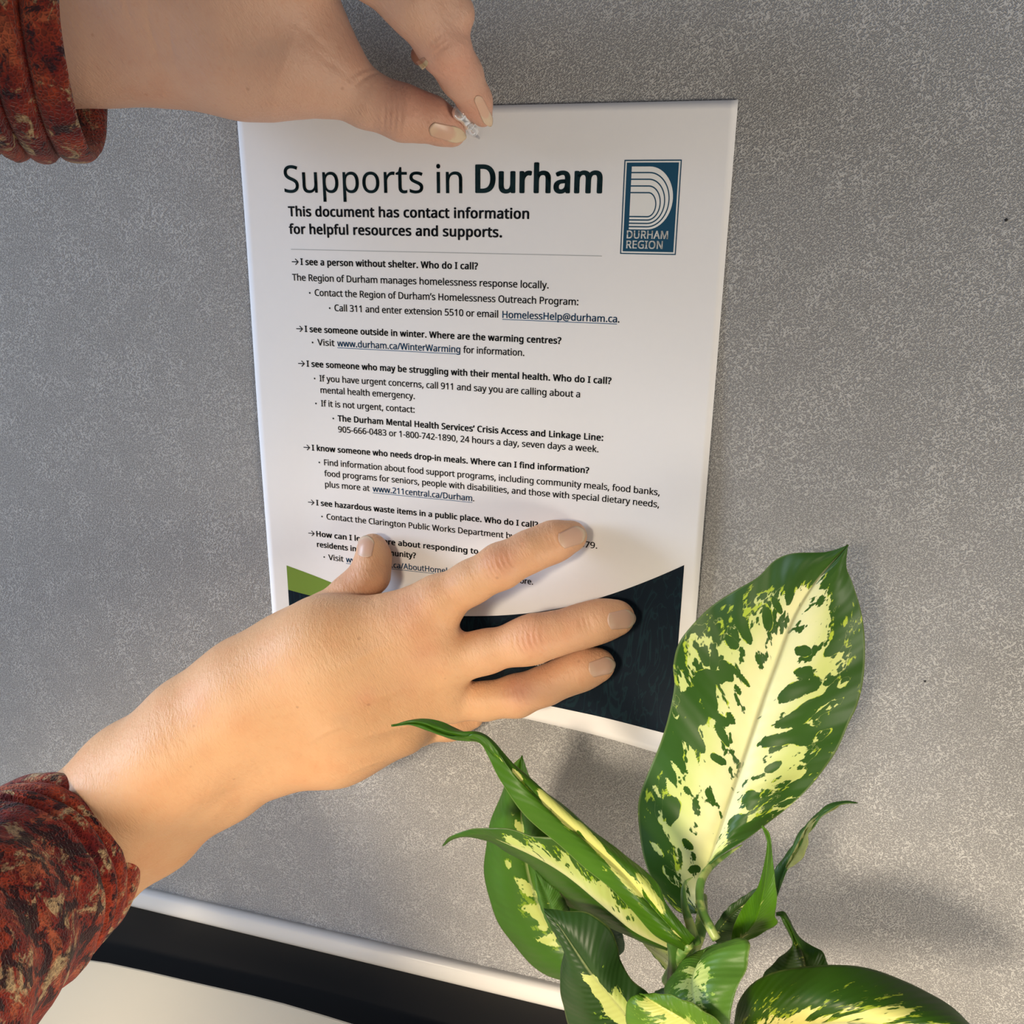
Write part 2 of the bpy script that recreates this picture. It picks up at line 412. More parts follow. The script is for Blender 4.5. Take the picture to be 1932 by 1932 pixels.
row('text_line', [('The Durham Mental Health Services\u2019 Crisis Access and Linkage Line:', 42.1, 169.8)], -136.4, B2, True, extra=[('bullet', 39.9, -136.4)])
row('text_line', [('905-666-0483 or 1-800-742-1890, 24 hours a day, seven days a week.', 42.1, 167.9)], -141.7, B2)
q(-151.7, 27.8, 164.1, 'I know someone who needs drop-in meals. Where can I find information?')
row('text_line', [('Find information about food support programs, including community meals, food banks,', 33.9, 196.0)], -158.6, B2, extra=[('bullet', 31.4, -158.6)])
row('text_line', [('food programs for seniors, people with disabilities, and those with special dietary needs,', 33.7, 196.1)], -164.1, B2)
row('text_line', [('plus more at', 33.8, 57.4)], -169.6, B2)
row('web_link', [('www.211central.ca/Durham', 58.9, 109.4)], -169.6, B2, False, INKL, [('under', 58.9, -169.6, 109.4)])
row('text_line', [('.', 109.8, 110.4)], -169.6, B2)
q(-179.5, 28.4, 141.3, 'I see hazardous waste items in a public place. Who do I call?')
row('text_line', [('Contact the Clarington Public Works Department by cal', 33.7, 136.2)], -186.2, B2, extra=[('bullet', 31.2, -186.2)])
row('text_line', [('379.', 161.0, 169.3)], -186.6, B2)
q(-195.8, 27.5, 137.5, 'How can I learn more about responding to unsheltered')
row('question_line', [('residents in our community?', 27.5, 80.7)], -201.4, B1, True)
row('text_line', [('Visit', 33.5, 41.9)], -207.6, B2, extra=[('bullet', 31.2, -207.6)])
row('text_line', [('to learn more.', 115.0, 139.5)], -208.0, B2)
row('web_link', [('www.durham.ca/AboutHomeless', 43.2, 102.5)], -207.6, B2, False, INKL, [('under', 43.2, -207.6, 102.5)])
row('band_text', [('more information', 131.5, 159.0)], -244.9, 2.6, True, WHITE)
row('band_text', [('online', 137.5, 149.5)], -249.6, 2.6, True, WHITE)
raw = []
for r_ in ROWS:
    k = r_[4]
    off = {'light': 1.0, 'heavy': 1.05, True: 1.05, False: 1.0}[k]
    raw.append([text_raw(sg[0], off) for sg in r_[1]])
ref = text_raw('H', 1.0)
bpy.context.view_layer.update()
dg = bpy.context.evaluated_depsgraph_get()
def grab(o):
    e = o.evaluated_get(dg); me = e.to_mesh()
    n = len(me.vertices); v = np.empty(n * 3); me.vertices.foreach_get('co', v)
    f = [tuple(p.vertices) for p in me.polygons]; e.to_mesh_clear(); return v.reshape(-1, 3), f
hv, _ = grab(ref); CAPH = hv[:, 1].max() - hv[:, 1].min()
def poly_on_paper(name, V2, F2, mat, off, parent=None):
    V3 = [on_paper(x / 1000, z / 1000, off) for x, z in V2]
    # faces toward the viewer
    out = []
    for f in F2:
        ar = sum(V2[f[i]][0] * V2[f[(i + 1) % len(f)]][1] - V2[f[(i + 1) % len(f)]][0] * V2[f[i]][1] for i in range(len(f)))
        out.append(f if ar > 0 else f[::-1])
    o = mesh_obj(name, V3, out, mat, smooth=False); adopt(o, parent or paper); return o
def stroke(pts, wd):
    V2, F2 = [], []
    for (a, b) in zip(pts[:-1], pts[1:]):
        a, b = np.array(a), np.array(b); t = (b - a) / np.linalg.norm(b - a); n = np.array([-t[1], t[0]]) * wd / 2
        k = len(V2); V2 += [a + n - t * wd * .3, b + n + t * wd * .3, b - n + t * wd * .3, a - n - t * wd * .3]; F2.append((k, k + 1, k + 2, k + 3))
    return V2, F2
for (name, segs, base, cap, bold, mat, extra), obs in zip(ROWS, raw):
    V2, F2 = [], []
    for (s, x0, x1), o in zip(segs, obs):
        v, f = grab(o); mn_, mx_ = v[:, 0].min(), v[:, 0].max(); k = len(V2)
        sx = (x1 - x0) / (mx_ - mn_); sy = cap / CAPH
        dil = {'light': 0.06, 'heavy': 0.52, True: 0.058 * cap, False: 0.028 * cap}[bold]
        sx = (x1 - x0 - 2 * dil) / (mx_ - mn_); sy = (cap - 1.2 * dil) / CAPH
        nd = 6 if dil < 0.3 else 14
        for q_ in range(nd):   # heavier strokes: the glyph printed over itself a hair to each side
            dx = dil * math.cos(2 * math.pi * q_ / nd + 0.5); dy = 0.6 * dil * math.sin(2 * math.pi * q_ / nd + 0.5); k = len(V2)
            V2 += [(x0 + dil + (p[0] - mn_) * sx + dx, base + 0.6 * dil + p[1] * sy + dy) for p in v]; F2 += [tuple(i + k for i in ff) for ff in f]
    for e in extra:
        k = len(V2)
        if e[0] == 'arrow':
            ax, z = e[1], e[2] + 1.35
            a2, b2 = stroke([(ax, z), (ax + 3.0, z)], 0.42); c2, d2 = stroke([(ax + 1.75, z + 1.25), (ax + 3.1, z), (ax + 1.75, z - 1.25)], 0.42)
            V2 += a2 + c2; F2 += [tuple(i + k for i in ff) for ff in b2] + [tuple(i + k + len(a2) for i in ff) for ff in d2]
        elif e[0] == 'bullet':
            V2 += [(e[1] + 0.42 * math.cos(t * math.pi / 6), e[2] + 1.25 + 0.42 * math.sin(t * math.pi / 6)) for t in range(12)]; F2.append(tuple(range(k, k + 12)))
        else:
            n = 12; xs = np.linspace(e[1], e[3], n + 1)
            for x in xs: V2 += [(x, e[2] - 0.50), (x, e[2] - 0.75)]
            F2 += [(k + 2 * i, k + 2 * i + 1, k + 2 * i + 3, k + 2 * i + 2) for i in range(n)]
    poly_on_paper(name, V2, F2, mat, 0.00016 if mat is WHITE else 0.00010)
for obs in raw + [[ref]]:
    for o in obs:
        cu = o.data; bpy.data.objects.remove(o); bpy.data.curves.remove(cu)
def strip(name, xs, ztop, zbot, mat, off, rows=1, parent=None):
    V2, F2 = [], []
    for x in xs:
        for j in range(rows + 1): V2.append((x, ztop(x) + (zbot(x) - ztop(x)) * j / rows))
    for i in range(len(xs) - 1):
        for j in range(rows):
            a = i * (rows + 1) + j; F2.append((a, a + 1, a + rows + 2, a + rows + 1))
    return poly_on_paper(name, V2, F2, mat, off, parent)
strip('divider_rule', np.linspace(22.7, 166, 20), lambda x: -58.1, lambda x: -58.35, RULE, 0.0001)
wx = [10, 26, 50, 75, 96.4, 115, 132.9, 153.5, 170, 187.7, 208.9]; wz = [-226.4, -228.9, -230.6, -230.7, -229.6, -227.6, -224.1, -217.6, -211.0, -202.3, -189.2]
gx = [10, 36.9, 70, 100]; gz = [-213.1, -220.3, -226.8, -229.7]
dtop = lambda x: float(np.interp(x, wx, wz))
from bisect import bisect
def smooth_interp(X, Z):
    h = np.polyfit(X, Z, 5); return lambda x: float(np.polyval(h, x))
dtop = smooth_interp(wx, wz)
strip('green_wave', np.linspace(10, 98, 40), lambda x: float(np.interp(x, gx, gz)), lambda x: min(dtop(x), float(np.interp(x, gx, gz))), GREEN, 0.0001)
strip('navy_wave', np.linspace(10, 208.9, 70), dtop, lambda x: -269.6, NAVY, 0.00012, rows=24)
# region logo
lg = empty('logo', (0.185, 0, -0.04)); adopt(lg, paper)
def lrect(x0, z0, x1, z1, mat, off, name):
    return strip(name, np.linspace(x0, x1, 3), lambda x: z0, lambda x: z1, mat, off, 2)
def reparent(o): o.parent = lg; o.matrix_parent_inverse = Matrix.Translation(-Vector((0.185, 0, -0.04)))
L0, T0, L1, T1 = 173.5, -21.1, 196.15, -57.2
for o in (lrect(L0, T0, L1, T1, LOGO, 0.00010, 'logo_frame'), lrect(L0 + 0.45, T0 - 0.45, L1 - 0.45, T1 + 0.45, WHITE, 0.00016, 'logo_border'),
          lrect(L0 + 1.05, T0 - 1.05, L1 - 1.05, T1 + 1.05, LOGO, 0.00022, 'logo_ground')): reparent(o)
def dshape(x0, zt, zb, xr, w_top, w_bot, w_r, off, mat, name, filled=False):
    """one band of the D: outer curve minus inner curve"""
    n = 28
    def curve(x0, zt, zb, xr, xs):
        P = [(x0, zt)]
        cz = (zt + zb) / 2; ry = (zt - zb) / 2; rx = xr - xs
        for k in range(n + 1):
            a = math.pi / 2 - math.pi * k / n; P.append((xs + rx * math.cos(a), cz + ry * math.sin(a)))
        P.append((x0, zb)); return P
    A = curve(x0, zt, zb, xr, min(x0 + 7.2, xr - 2))
    if filled: return poly_on_paper(name, A, [tuple(range(len(A)))], mat, off)
    Bc = curve(x0, zt - w_top, zb + w_bot, xr - w_r, min(x0 + 7.2, xr - 2))
    V2 = A + Bc; m_ = len(A); return poly_on_paper(name, V2, [(i, i + 1, m_ + i + 1, m_ + i) for i in range(m_ - 1)], mat, off)
# pitch: top bands ~2.05mm white + 0.45 navy, bottom 0.75 white + 0.55 navy
zt, zb, xr = T0 - 2.5, T0 - 26.4, 193.6
X0 = 176.6
for k in range(4):
    o = dshape(X0, zt, zb, xr, 2.0, 0.78, 1.25, 0.00028, WHITE, 'logo_stripe'); reparent(o)
    zt -= 2.52; zb += 1.30; xr -= 1.72
o = dshape(X0, zt, zb, xr, 0, 0, 0, 0.00028, WHITE, 'logo_stripe', True); reparent(o)
for s, x0, x1, b in (('DURHAM', 176.0, 192.5, -51.0), ('REGION', 176.0, 190.6, -54.9)):
    o = text_raw(s, 1.04); bpy.context.view_layer.update(); dg = bpy.context.evaluated_depsgraph_get()
    v, f = grab(o); cu = o.data; bpy.data.objects.remove(o); bpy.data.curves.remove(cu)
    V2, F2_ = [], []
    for dx, dy in ((-.1, -.05), (-.1, .05), (.1, -.05), (.1, .05)):
        k = len(V2); F2_ += [tuple(i + k for i in ff) for ff in f]
        V2 += [(x0 + (p[0] - v[:, 0].min()) * (x1 - x0) / (v[:, 0].max() - v[:, 0].min()) + dx, b + p[1] * 3.0 / CAPH + dy) for p in v]
    f = F2_
    reparent(poly_on_paper('logo_lettering', V2, f, WHITE, 0.00028))

# ------------------------------------------------------------------ hands (signed distance field -> one continuous skin)
class Field:
    def __init__(s, lo, hi, vox):
        s.lo = np.array(lo); s.v = vox
        s.n = np.ceil((np.array(hi) - s.lo) / vox).astype(int) + 1
        s.d = np.full(s.n, 0.02, np.float32)
    def sub(s, lo, hi):
        i0 = np.clip(np.floor((lo - s.lo) / s.v).astype(int), 0, s.n); i1 = np.clip(np.ceil((hi - s.lo) / s.v).astype(int) + 1, 0, s.n)
        if (i1 <= i0).any(): return None
        g = [(s.lo[k] + s.v * np.arange(i0[k], i1[k])).astype(np.float32) for k in range(3)]
        return (slice(i0[0], i1[0]), slice(i0[1], i1[1]), slice(i0[2], i1[2])), g[0][:, None, None], g[1][None, :, None], g[2][None, None, :]
    def cone(s, A, Bp, ra, rb, k):
        A = np.asarray(A); Bp = np.asarray(Bp); m_ = max(ra, rb) + k + 0.003
        q_ = s.sub(np.minimum(A, Bp) - m_, np.maximum(A, Bp) + m_)
        if q_ is None: return
        sl, X, Y, Z = q_; ab = Bp - A; L2 = float(ab @ ab) + 1e-12
        t = np.clip(((X - A[0]) * ab[0] + (Y - A[1]) * ab[1] + (Z - A[2]) * ab[2]) / L2, 0, 1)
        d = np.sqrt((X - A[0] - t * ab[0]) ** 2 + (Y - A[1] - t * ab[1]) ** 2 + (Z - A[2] - t * ab[2]) ** 2) - (ra + (rb - ra) * t)
        o = s.d[sl]; h = np.maximum(k - np.abs(o - d), 0) / k
        s.d[sl] = np.minimum(o, d) - h * h * k * 0.25
    def groove(s, C, ax, n, half, wid, dep, curve=0.0):
        """crease across a limb: ax along the limb, n towards the dorsal side"""
        C = np.asarray(C); m_ = max(half + 0.003, 0.040)
        q_ = s.sub(C - m_, C + m_)
        if q_ is None: return
        sl, X, Y, Z = q_
        tx = np.cross(ax, n)
        a = (X - C[0]) * ax[0] + (Y - C[1]) * ax[1] + (Z - C[2]) * ax[2]
        b = (X - C[0]) * tx[0] + (Y - C[1]) * tx[1] + (Z - C[2]) * tx[2]
        c = (X - C[0]) * n[0] + (Y - C[1]) * n[1] + (Z - C[2]) * n[2]
        a = a - curve * b * b / half
        s.d[sl] += dep * np.exp(-(a / wid) ** 2 - (b / (half * 0.6)) ** 2) * (c > -0.002)
    def merge(s, other, k):
        h = np.maximum(k - np.abs(s.d - other.d), 0) / k
        s.d = np.minimum(s.d, other.d) - h * h * k * 0.25

def norm(v): v = np.asarray(v, float); return v / np.linalg.norm(v)
def build_hand(name, palm, fingers, creases, blobs, mat, base, vox, kp=0.014, kf=0.0028, ridges=()):
    allp = [pt(*q_[:3]) for ch in palm + fingers for q_ in ch]
    rmax = 0.034
    lo = np.min(allp, 0) - rmax; hi = np.max(allp, 0) + rmax
    Fd = Field(lo, hi, vox)
    def run(ch, k):
        P = [pt(*q_[:3]) for q_ in ch]; r = [prad(p_, q_[3]) for p_, q_ in zip(P, ch)]
        for i in range(len(P) - 1): Fd.cone(P[i], P[i + 1], r[i], r[i + 1], k)
    for ch in palm: run(ch, kp)
    for ch in ridges: run(ch, 0.006)
    for ch in fingers:
        sub = Field.__new__(Field); sub.lo, sub.v, sub.n = Fd.lo, Fd.v, Fd.n; sub.d = np.full(Fd.n, 0.02, np.float32)
        keep = Fd.d; Fd.d = sub.d; run(ch, 0.006); fd = Fd.d; Fd.d = keep
        h = np.maximum(kf - np.abs(keep - fd), 0) / kf
        Fd.d = np.minimum(keep, fd) - h * h * kf * 0.25
    for (px, py, h, dx, dy, half, wid, dep, cv) in creases:
        C = pt(px, py, h); C2 = pt(px + dx * 20, py + dy * 20, h); ax = norm(C2 - C)
        Fd.groove(C, ax, norm(CAM - C - ax * ((CAM - C) @ ax)), half / 1000, wid / 1000, dep / 1000, cv)
    import openvdb as vdb
    g = vdb.FloatGrid(0.003); arr = np.clip(Fd.d, -0.003, 0.003); g.copyFromArray(arr)
    pts, quads = g.convertToQuads(0.0)
    V_ = pts * vox + Fd.lo
    me = bpy.data.meshes.new(name)
    me.vertices.add(len(V_)); me.vertices.foreach_set('co', V_.astype(np.float32).ravel())
    nq = len(quads); quads = np.asarray(quads)[:, ::-1] if FLIP else np.asarray(quads)
    me.loops.add(nq * 4); me.loops.foreach_set('vertex_index', quads.astype(np.int32).ravel())
    me.polygons.add(nq); me.polygons.foreach_set('loop_start', np.arange(nq, dtype=np.int32) * 4)
    me.polygons.foreach_set('use_smooth', np.ones(nq, bool))
    me.update(calc_edges=True); me.validate()
    tint = np.tile(np.array(base, float), (len(V_), 1))
    for (px, py, h, rpx, c, s) in blobs:
        C = pt(px, py, h); rr = prad(C, rpx); wgt = s * np.exp(-((V_ - C) ** 2).sum(1) / rr ** 2)
        tint = tint * (1 - wgt[:, None]) + np.array(c) * wgt[:, None]
    at = me.attributes.new('tint', 'FLOAT_COLOR', 'POINT')
    at.data.foreach_set('color', np.concatenate([tint, np.ones((len(V_), 1))], 1).astype(np.float32).ravel())
    me.materials.append(mat)
    o = bpy.data.objects.new(name, me); col.objects.link(o)
    bv = BVHTree.FromPolygons([tuple(v) for v in V_], [tuple(map(int, q_)) for q_ in quads])
    return o, bv
FLIP = False

def nail(parent, bv, cx, cy, ax, ay, hl, hw, mat, free=0.88, base=(0.60, 0.365, 0.27), tipc=(0.62, 0.46, 0.33), lift_=0.00012):
    l = math.hypot(ax, ay); ax, ay = ax / l, ay / l; bx, by = -ay, ax
    NI, NJ = 16, 12; G = np.zeros((NI + 1, NJ + 1, 3)); ok = np.zeros((NI + 1, NJ + 1), bool)
    for i in range(NI + 1):
        u = i / NI
        wfac = (1 - 0.16 * (1 - u) - 0.12 * max(0, u - 0.8) / 0.2)
        for j in range(NJ + 1):
            s_ = 2 * j / NJ - 1
            uu = u + (0.10 * s_ * s_ if u < 0.5 else 0) * (1 - 2 * u) - (0.22 * s_ * s_ if u > 0.5 else 0) * (2 * u - 1)
            q_ = (cx + ax * (2 * uu - 1) * hl + bx * s_ * hw * wfac, cy + ay * (2 * uu - 1) * hl + by * s_ * hw * wfac)
            d = norm(pt(*q_, 0) - CAM)
            loc, nn, _, _ = bv.ray_cast(Vector(CAM), Vector(d))
            if loc is not None:
                c_ = math.cos(s_ * 1.35)
                G[i, j] = np.array(loc) - d * (lift_ * (0.15 + 0.95 * max(c_, 0)) + 0.00012); ok[i, j] = True
    # keep depth continuous: missed or far-behind samples extend the row before
    dref = np.median([depth(G[i, j]) for i in range(NI // 2) for j in range(3, NJ - 2) if ok[i, j]] or [0.4])
    for i in range(NI + 1):
        for j in range(NJ + 1):
            if not ok[i, j] or abs(depth(G[i, j]) - dref) > 0.0075:
                if i >= 2: G[i, j] = 2 * G[i - 1, j] - G[i - 2, j]
                else:
                    u = i / NI; s_ = 2 * j / NJ - 1
                    q_ = (cx + ax * (2 * u - 1) * hl + bx * s_ * hw, cy + ay * (2 * u - 1) * hl + by * s_ * hw)
                    d = norm(pt(*q_, 0) - CAM); G[i, j] = CAM + d * dref / float(R[2] @ d)
    for _ in range(3):
        G2 = G.copy(); G2[1:-1, 1:-1] = (G[1:-1, 1:-1] * 2 + G[:-2, 1:-1] + G[2:, 1:-1] + G[1:-1, :-2] + G[1:-1, 2:]) / 6; G = G2
    V_ = list(G.reshape(-1, 3)); Fc_ = []
    for i in range(NI):
        for j in range(NJ):
            a = i * (NJ + 1) + j; Fc_.append((a, a + 1, a + NJ + 2, a + NJ + 1))
    o = mesh_obj('fingernail', V_, Fc_, mat)
    at = o.data.attributes.new('tint', 'FLOAT_COLOR', 'POINT'); cc = []
    for i in range(NI + 1):
        for j in range(NJ + 1):
            u = i / NI; s_ = 2 * j / NJ - 1
            f_ = float(sstep(u + 0.10 * s_ * s_, free - 0.04, free + 0.04))
            lun = 0.35 * float(1 - sstep(u + 0.2 * s_ * s_, 0.1, 0.3))
            c = np.array(base) * (1 - lun) + np.array(tipc) * lun
            cc += [*(c * (1 - f_) + np.array(tipc) * f_), 1.0]
    at.data.foreach_set('color', cc)
    sm = o.modifiers.new('thick', 'SOLIDIFY'); sm.thickness = 0.0002; sm.offset = 0
    o.parent = parent
    return o

person = empty('person', (-0.15, -0.10, -0.30))
setp(person, 'person in a red and black patterned top pinning and smoothing the sheet with both hands', 'person')
SKIN = mat_skin(); NAIL = mat_nail()
BASE = (0.69, 0.405, 0.225)
RED = (0.62, 0.27, 0.20); VEIN = (0.50, 0.37, 0.27); PALE = (0.74, 0.50, 0.38)
# lower hand: palm-side on the sheet, fingers to the right
palmR = [
    [(-60, 1745, 118, 96), (120, 1578, 92, 96), (250, 1463, 74, 90), (365, 1366, 62, 82), (470, 1308, 54, 80), (600, 1255, 46, 88), (700, 1240, 38, 80)],
    [(-20, 1800, 108, 92), (170, 1640, 84, 84), (290, 1560, 70, 78), (390, 1480, 58, 68), (480, 1420, 50, 70), (620, 1385, 42, 72), (740, 1360, 34, 56)],
    [(-60, 1790, 120, 92), (140, 1610, 98, 92), (330, 1445, 76, 84), (470, 1345, 62, 78)],
    [(470, 1290, 52, 78), (620, 1215, 42, 76), (775, 1182, 32, 58), (828, 1136, 29, 46)],
    [(480, 1330, 52, 80), (650, 1280, 45, 74), (830, 1245, 35, 52)],
    [(480, 1380, 50, 76), (650, 1330, 43, 72), (840, 1308, 32, 46)],
    [(480, 1420, 46, 72), (640, 1395, 38, 66), (760, 1366, 28, 48)],
    [(430, 1305, 48, 62), (545, 1222, 36, 46), (605, 1180, 28, 38)],
    [(300, 1530, 72, 62), (405, 1480, 62, 52), (432, 1497, 58, 34)],
]
fingR = [
    [(740, 1190, 33, 56), (828, 1134, 29, 45), (890, 1098, 27, 37.5), (945, 1068, 25, 39.5), (1000, 1040, 20, 35.5), (1044, 1022, 14, 35), (1078, 1012, 8.5, 29.5)],
    [(770, 1255, 36, 54), (850, 1245, 34, 46), (915, 1230, 31, 37.5), (985, 1212, 28, 38.5), (1012, 1204, 26, 41), (1058, 1193, 21, 36.5), (1102, 1180, 16, 37), (1138, 1170, 13.5, 34.5), (1166, 1165, 11.5, 31.5)],
    [(770, 1318, 34, 50), (850, 1324, 31, 35), (915, 1323, 28, 32), (975, 1313, 25, 36), (1030, 1293, 20, 33), (1076, 1272, 16, 33), (1105, 1260, 14, 33.5), (1131, 1254, 12, 29)],
    [(700, 1370, 32, 50), (780, 1372, 22, 34), (850, 1366, 15, 27), (890, 1352, 9, 23)],
    [(470, 1285, 46, 56), (560, 1206, 32, 42), (612, 1160, 25, 37), (662, 1120, 19, 34), (698, 1085, 14, 33.5), (705, 1050, 10, 28), (702, 1032, 9, 24.5)],
]
def knuckle(px, py, h, dx, dy, offs, half, dep=0.30, cv=0.0, w=0.62):
    return [(px + dx * o_, py + dy * o_, h, dx, dy, half, w, 1.7 * dep * (1 - 0.12 * abs(i - len(offs) / 2)), cv) for i, o_ in enumerate(offs)]
cr = []
cr += knuckle(945, 1066, 32, .88, -.47, (-24, -15, -7, 2, 10, 18), 7, 0.42, 0.25)
cr += knuckle(1040, 1022, 21, .93, -.36, (-8, 0, 7), 6, 0.28)
cr += knuckle(1003, 1207, 33, .97, -.22, (-26, -16, -7, 3, 12, 22), 7.5, 0.42, 0.25)
cr += knuckle(1108, 1176, 22, .97, -.25, (-8, 0, 8), 6, 0.28)
cr += knuckle(975, 1306, 31, .95, -.25, (-22, -13, -5, 4, 12), 6.5, 0.38, 0.25)
cr += knuckle(1080, 1266, 20, .93, -.33, (-8, 0, 7), 6, 0.28)
cr += knuckle(702, 1085, 20, .1, -.99, (-10, -3, 4, 11), 6, 0.25)
cr += knuckle(430, 1370, 60, .83, -.5, (-30, -12, 9), 26, 0.09, -0.16, 0.9)
cr += [(712, 1268, 34, .26, .96, 26, 2.6, -0.75, 0), (680, 1208, 34, .42, .9, 22, 2.6, -0.6, 0), (730, 1330, 32, .15, .98, 24, 2.4, -0.6, 0), (600, 1350, 40, .5, .86, 18, 1.2, -0.35, 0.3), (690, 1395, 30, .2, .97, 16, 1.2, -0.3, 0.2)]
cr += [(640, 1330, 60, 0.55, -.83, 18, 2.4, 0.35, 0), (800, 1215, 44, .4, .9, 14, 2.5, 0.25, 0), (790, 1275, 44, .3, .95, 14, 2.5, 0.3, 0)]
blR = [(900, 1095, 22, 60, (0.60, 0.32, 0.22), 0.4), (1000, 1040, 18, 60, (0.58, 0.30, 0.21), 0.5), (930, 1228, 30, 60, (0.62, 0.36, 0.24), 0.3), (1070, 1190, 20, 70, (0.58, 0.30, 0.21), 0.5), (1030, 1290, 20, 60, (0.58, 0.30, 0.21), 0.45), (660, 1110, 18, 55, (0.46, 0.23, 0.16), 0.5),  # dark brown at the thumb is its shade, painted as skin tint
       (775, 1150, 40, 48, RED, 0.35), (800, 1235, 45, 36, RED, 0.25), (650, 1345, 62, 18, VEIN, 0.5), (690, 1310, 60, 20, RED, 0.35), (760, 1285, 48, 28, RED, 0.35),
       (540, 1480, 40, 60, (0.60, 0.32, 0.24), 0.45), (700, 1430, 34, 50, (0.60, 0.32, 0.24), 0.45), (330, 1600, 60, 60, (0.58, 0.33, 0.22), 0.35), (655, 1385, 44, 16, VEIN, 0.45), (625, 1330, 50, 14, VEIN, 0.45), (735, 1168, 34, 16, (0.85, 0.62, 0.55), 0.5), (560, 1400, 60, 30, VEIN, 0.35), (600, 1370, 62, 22, VEIN, 0.4), (620, 1250, 55, 60, (0.72, 0.47, 0.26), 0.5), (480, 1290, 60, 60, (0.72, 0.45, 0.27), 0.4),  # pinkish-white spot on the index knuckle is a painted highlight
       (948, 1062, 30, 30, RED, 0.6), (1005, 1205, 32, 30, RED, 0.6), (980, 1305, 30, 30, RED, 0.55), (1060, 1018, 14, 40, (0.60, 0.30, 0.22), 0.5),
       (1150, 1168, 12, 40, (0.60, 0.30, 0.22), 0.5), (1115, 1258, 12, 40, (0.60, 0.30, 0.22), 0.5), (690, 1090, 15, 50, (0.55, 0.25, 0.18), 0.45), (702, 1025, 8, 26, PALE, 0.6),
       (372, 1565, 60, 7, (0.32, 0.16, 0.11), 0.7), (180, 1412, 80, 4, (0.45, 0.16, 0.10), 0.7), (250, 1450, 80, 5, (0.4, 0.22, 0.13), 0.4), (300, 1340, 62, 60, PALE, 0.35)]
VOX = 0.00062
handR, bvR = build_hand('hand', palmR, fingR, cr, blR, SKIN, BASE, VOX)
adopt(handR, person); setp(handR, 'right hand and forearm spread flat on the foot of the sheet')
def pnail(parent, *a, **k):
    o = nail(parent, *a, **k); o.parent = parent; o.matrix_parent_inverse = Matrix.Translation(-Vector(person.location)) if False else Matrix(); return o
for a in ((1080, 1013, .93, -.37, 27, 18.5), (1173, 1169, .98, -.15, 27, 19), (1136, 1258, .95, -.28, 26, 17.5), (690, 1031, .12, -.99, 21, 16)):
    nail(handR, bvR, *a, NAIL)

# upper hand: thumb and index finger pinch the pin
palmL = [
    [(-120, 92, 66, 104), (60, 86, 60, 100), (200, 72, 54, 104), (330, 78, 50, 100), (460, 105, 46, 98), (560, 108, 42, 92), (625, 142, 37, 64)],
    [(-120, -20, 70, 100), (60, -30, 66, 98), (300, -45, 58, 100), (480, -70, 56, 100), (560, -120, 58, 84)],
    [(440, 20, 48, 110), (530, 20, 42, 80), (560, 70, 38, 76)],
    [(420, -120, 62, 90), (560, -160, 62, 80), (650, -150, 62, 70)],
]
fingL = [
    [(560, 108, 42, 88), (625, 143, 36, 62), (690, 187, 31, 46.5), (762, 214, 27, 45), (815, 226, 22, 36), (843, 243, 18.5, 25), (858, 253, 17, 17)],
    [(600, -150, 62, 72), (700, -80, 58, 66), (784, -2, 52, 59), (838, 88, 44, 44), (870, 143, 33, 36), (896, 190, 23, 27), (911, 221, 17.5, 17.5)],
    [(700, -150, 60, 60), (810, -70, 55, 40), (857, 22, 46, 26.5), (858, 30, 44, 26), (822, 78, 30, 22), (794, 104, 24, 19)],
]
cl = []
cl += knuckle(748, 225, 34, .95, .25, (-16, -6, 4, 14), 8, 0.34, -0.2)
cl += knuckle(690, 150, 36, .7, .7, (-6, 6), 8, 0.25)
cl += knuckle(832, 88, 52, .5, .86, (-12, -3, 6), 8, 0.22)
cl += knuckle(868, 145, 40, .45, .88, (-5, 4), 7, 0.18)
cl += [(300, 60, 70, 1.0, 0.1, 17, 0.9, 0.3, 0.2), (330, 80, 70, 1.0, 0.2, 15, 0.9, 0.28, 0.2), (270, 20, 70, 1.0, 0.0, 14, 0.9, 0.25, 0.1),
       (600, 60, 44, .6, -.8, 16, 1.4, 0.5, 0), (630, 110, 42, .55, -.8, 16, 1.2, 0.4, 0)]
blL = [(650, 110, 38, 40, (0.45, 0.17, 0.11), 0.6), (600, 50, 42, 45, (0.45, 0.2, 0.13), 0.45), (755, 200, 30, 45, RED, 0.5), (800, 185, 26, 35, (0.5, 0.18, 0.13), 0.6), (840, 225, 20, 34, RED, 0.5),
       (850, 110, 44, 60, RED, 0.5), (880, 190, 24, 45, RED, 0.6), (795, 100, 24, 30, (0.40, 0.12, 0.08), 0.7), (300, 60, 56, 90, (0.60, 0.34, 0.24), 0.4), (480, 120, 50, 70, PALE, 0.2)]  # dark red-brown on the tucked middle fingertip is painted shade
handL, bvL = build_hand('hand', palmL, fingL, cl, blL, SKIN, (0.54, 0.335, 0.25), VOX)  # base darker than the lower hand's, shade painted into the skin
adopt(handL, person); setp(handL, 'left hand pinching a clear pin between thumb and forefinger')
nail(handL, bvL, 845, 251, .95, .24, 36, 16, NAIL, free=0.70, base=(0.56, 0.34, 0.25), tipc=(0.60, 0.46, 0.32))
nail(handL, bvL, 913, 210, .42, .91, 32, 10, NAIL, free=0.72)
nail(handL, bvL, 798, 119, .6, .8, 9, 9, NAIL, free=0.5, base=(0.4, 0.2, 0.14), tipc=(0.5, 0.38, 0.24))

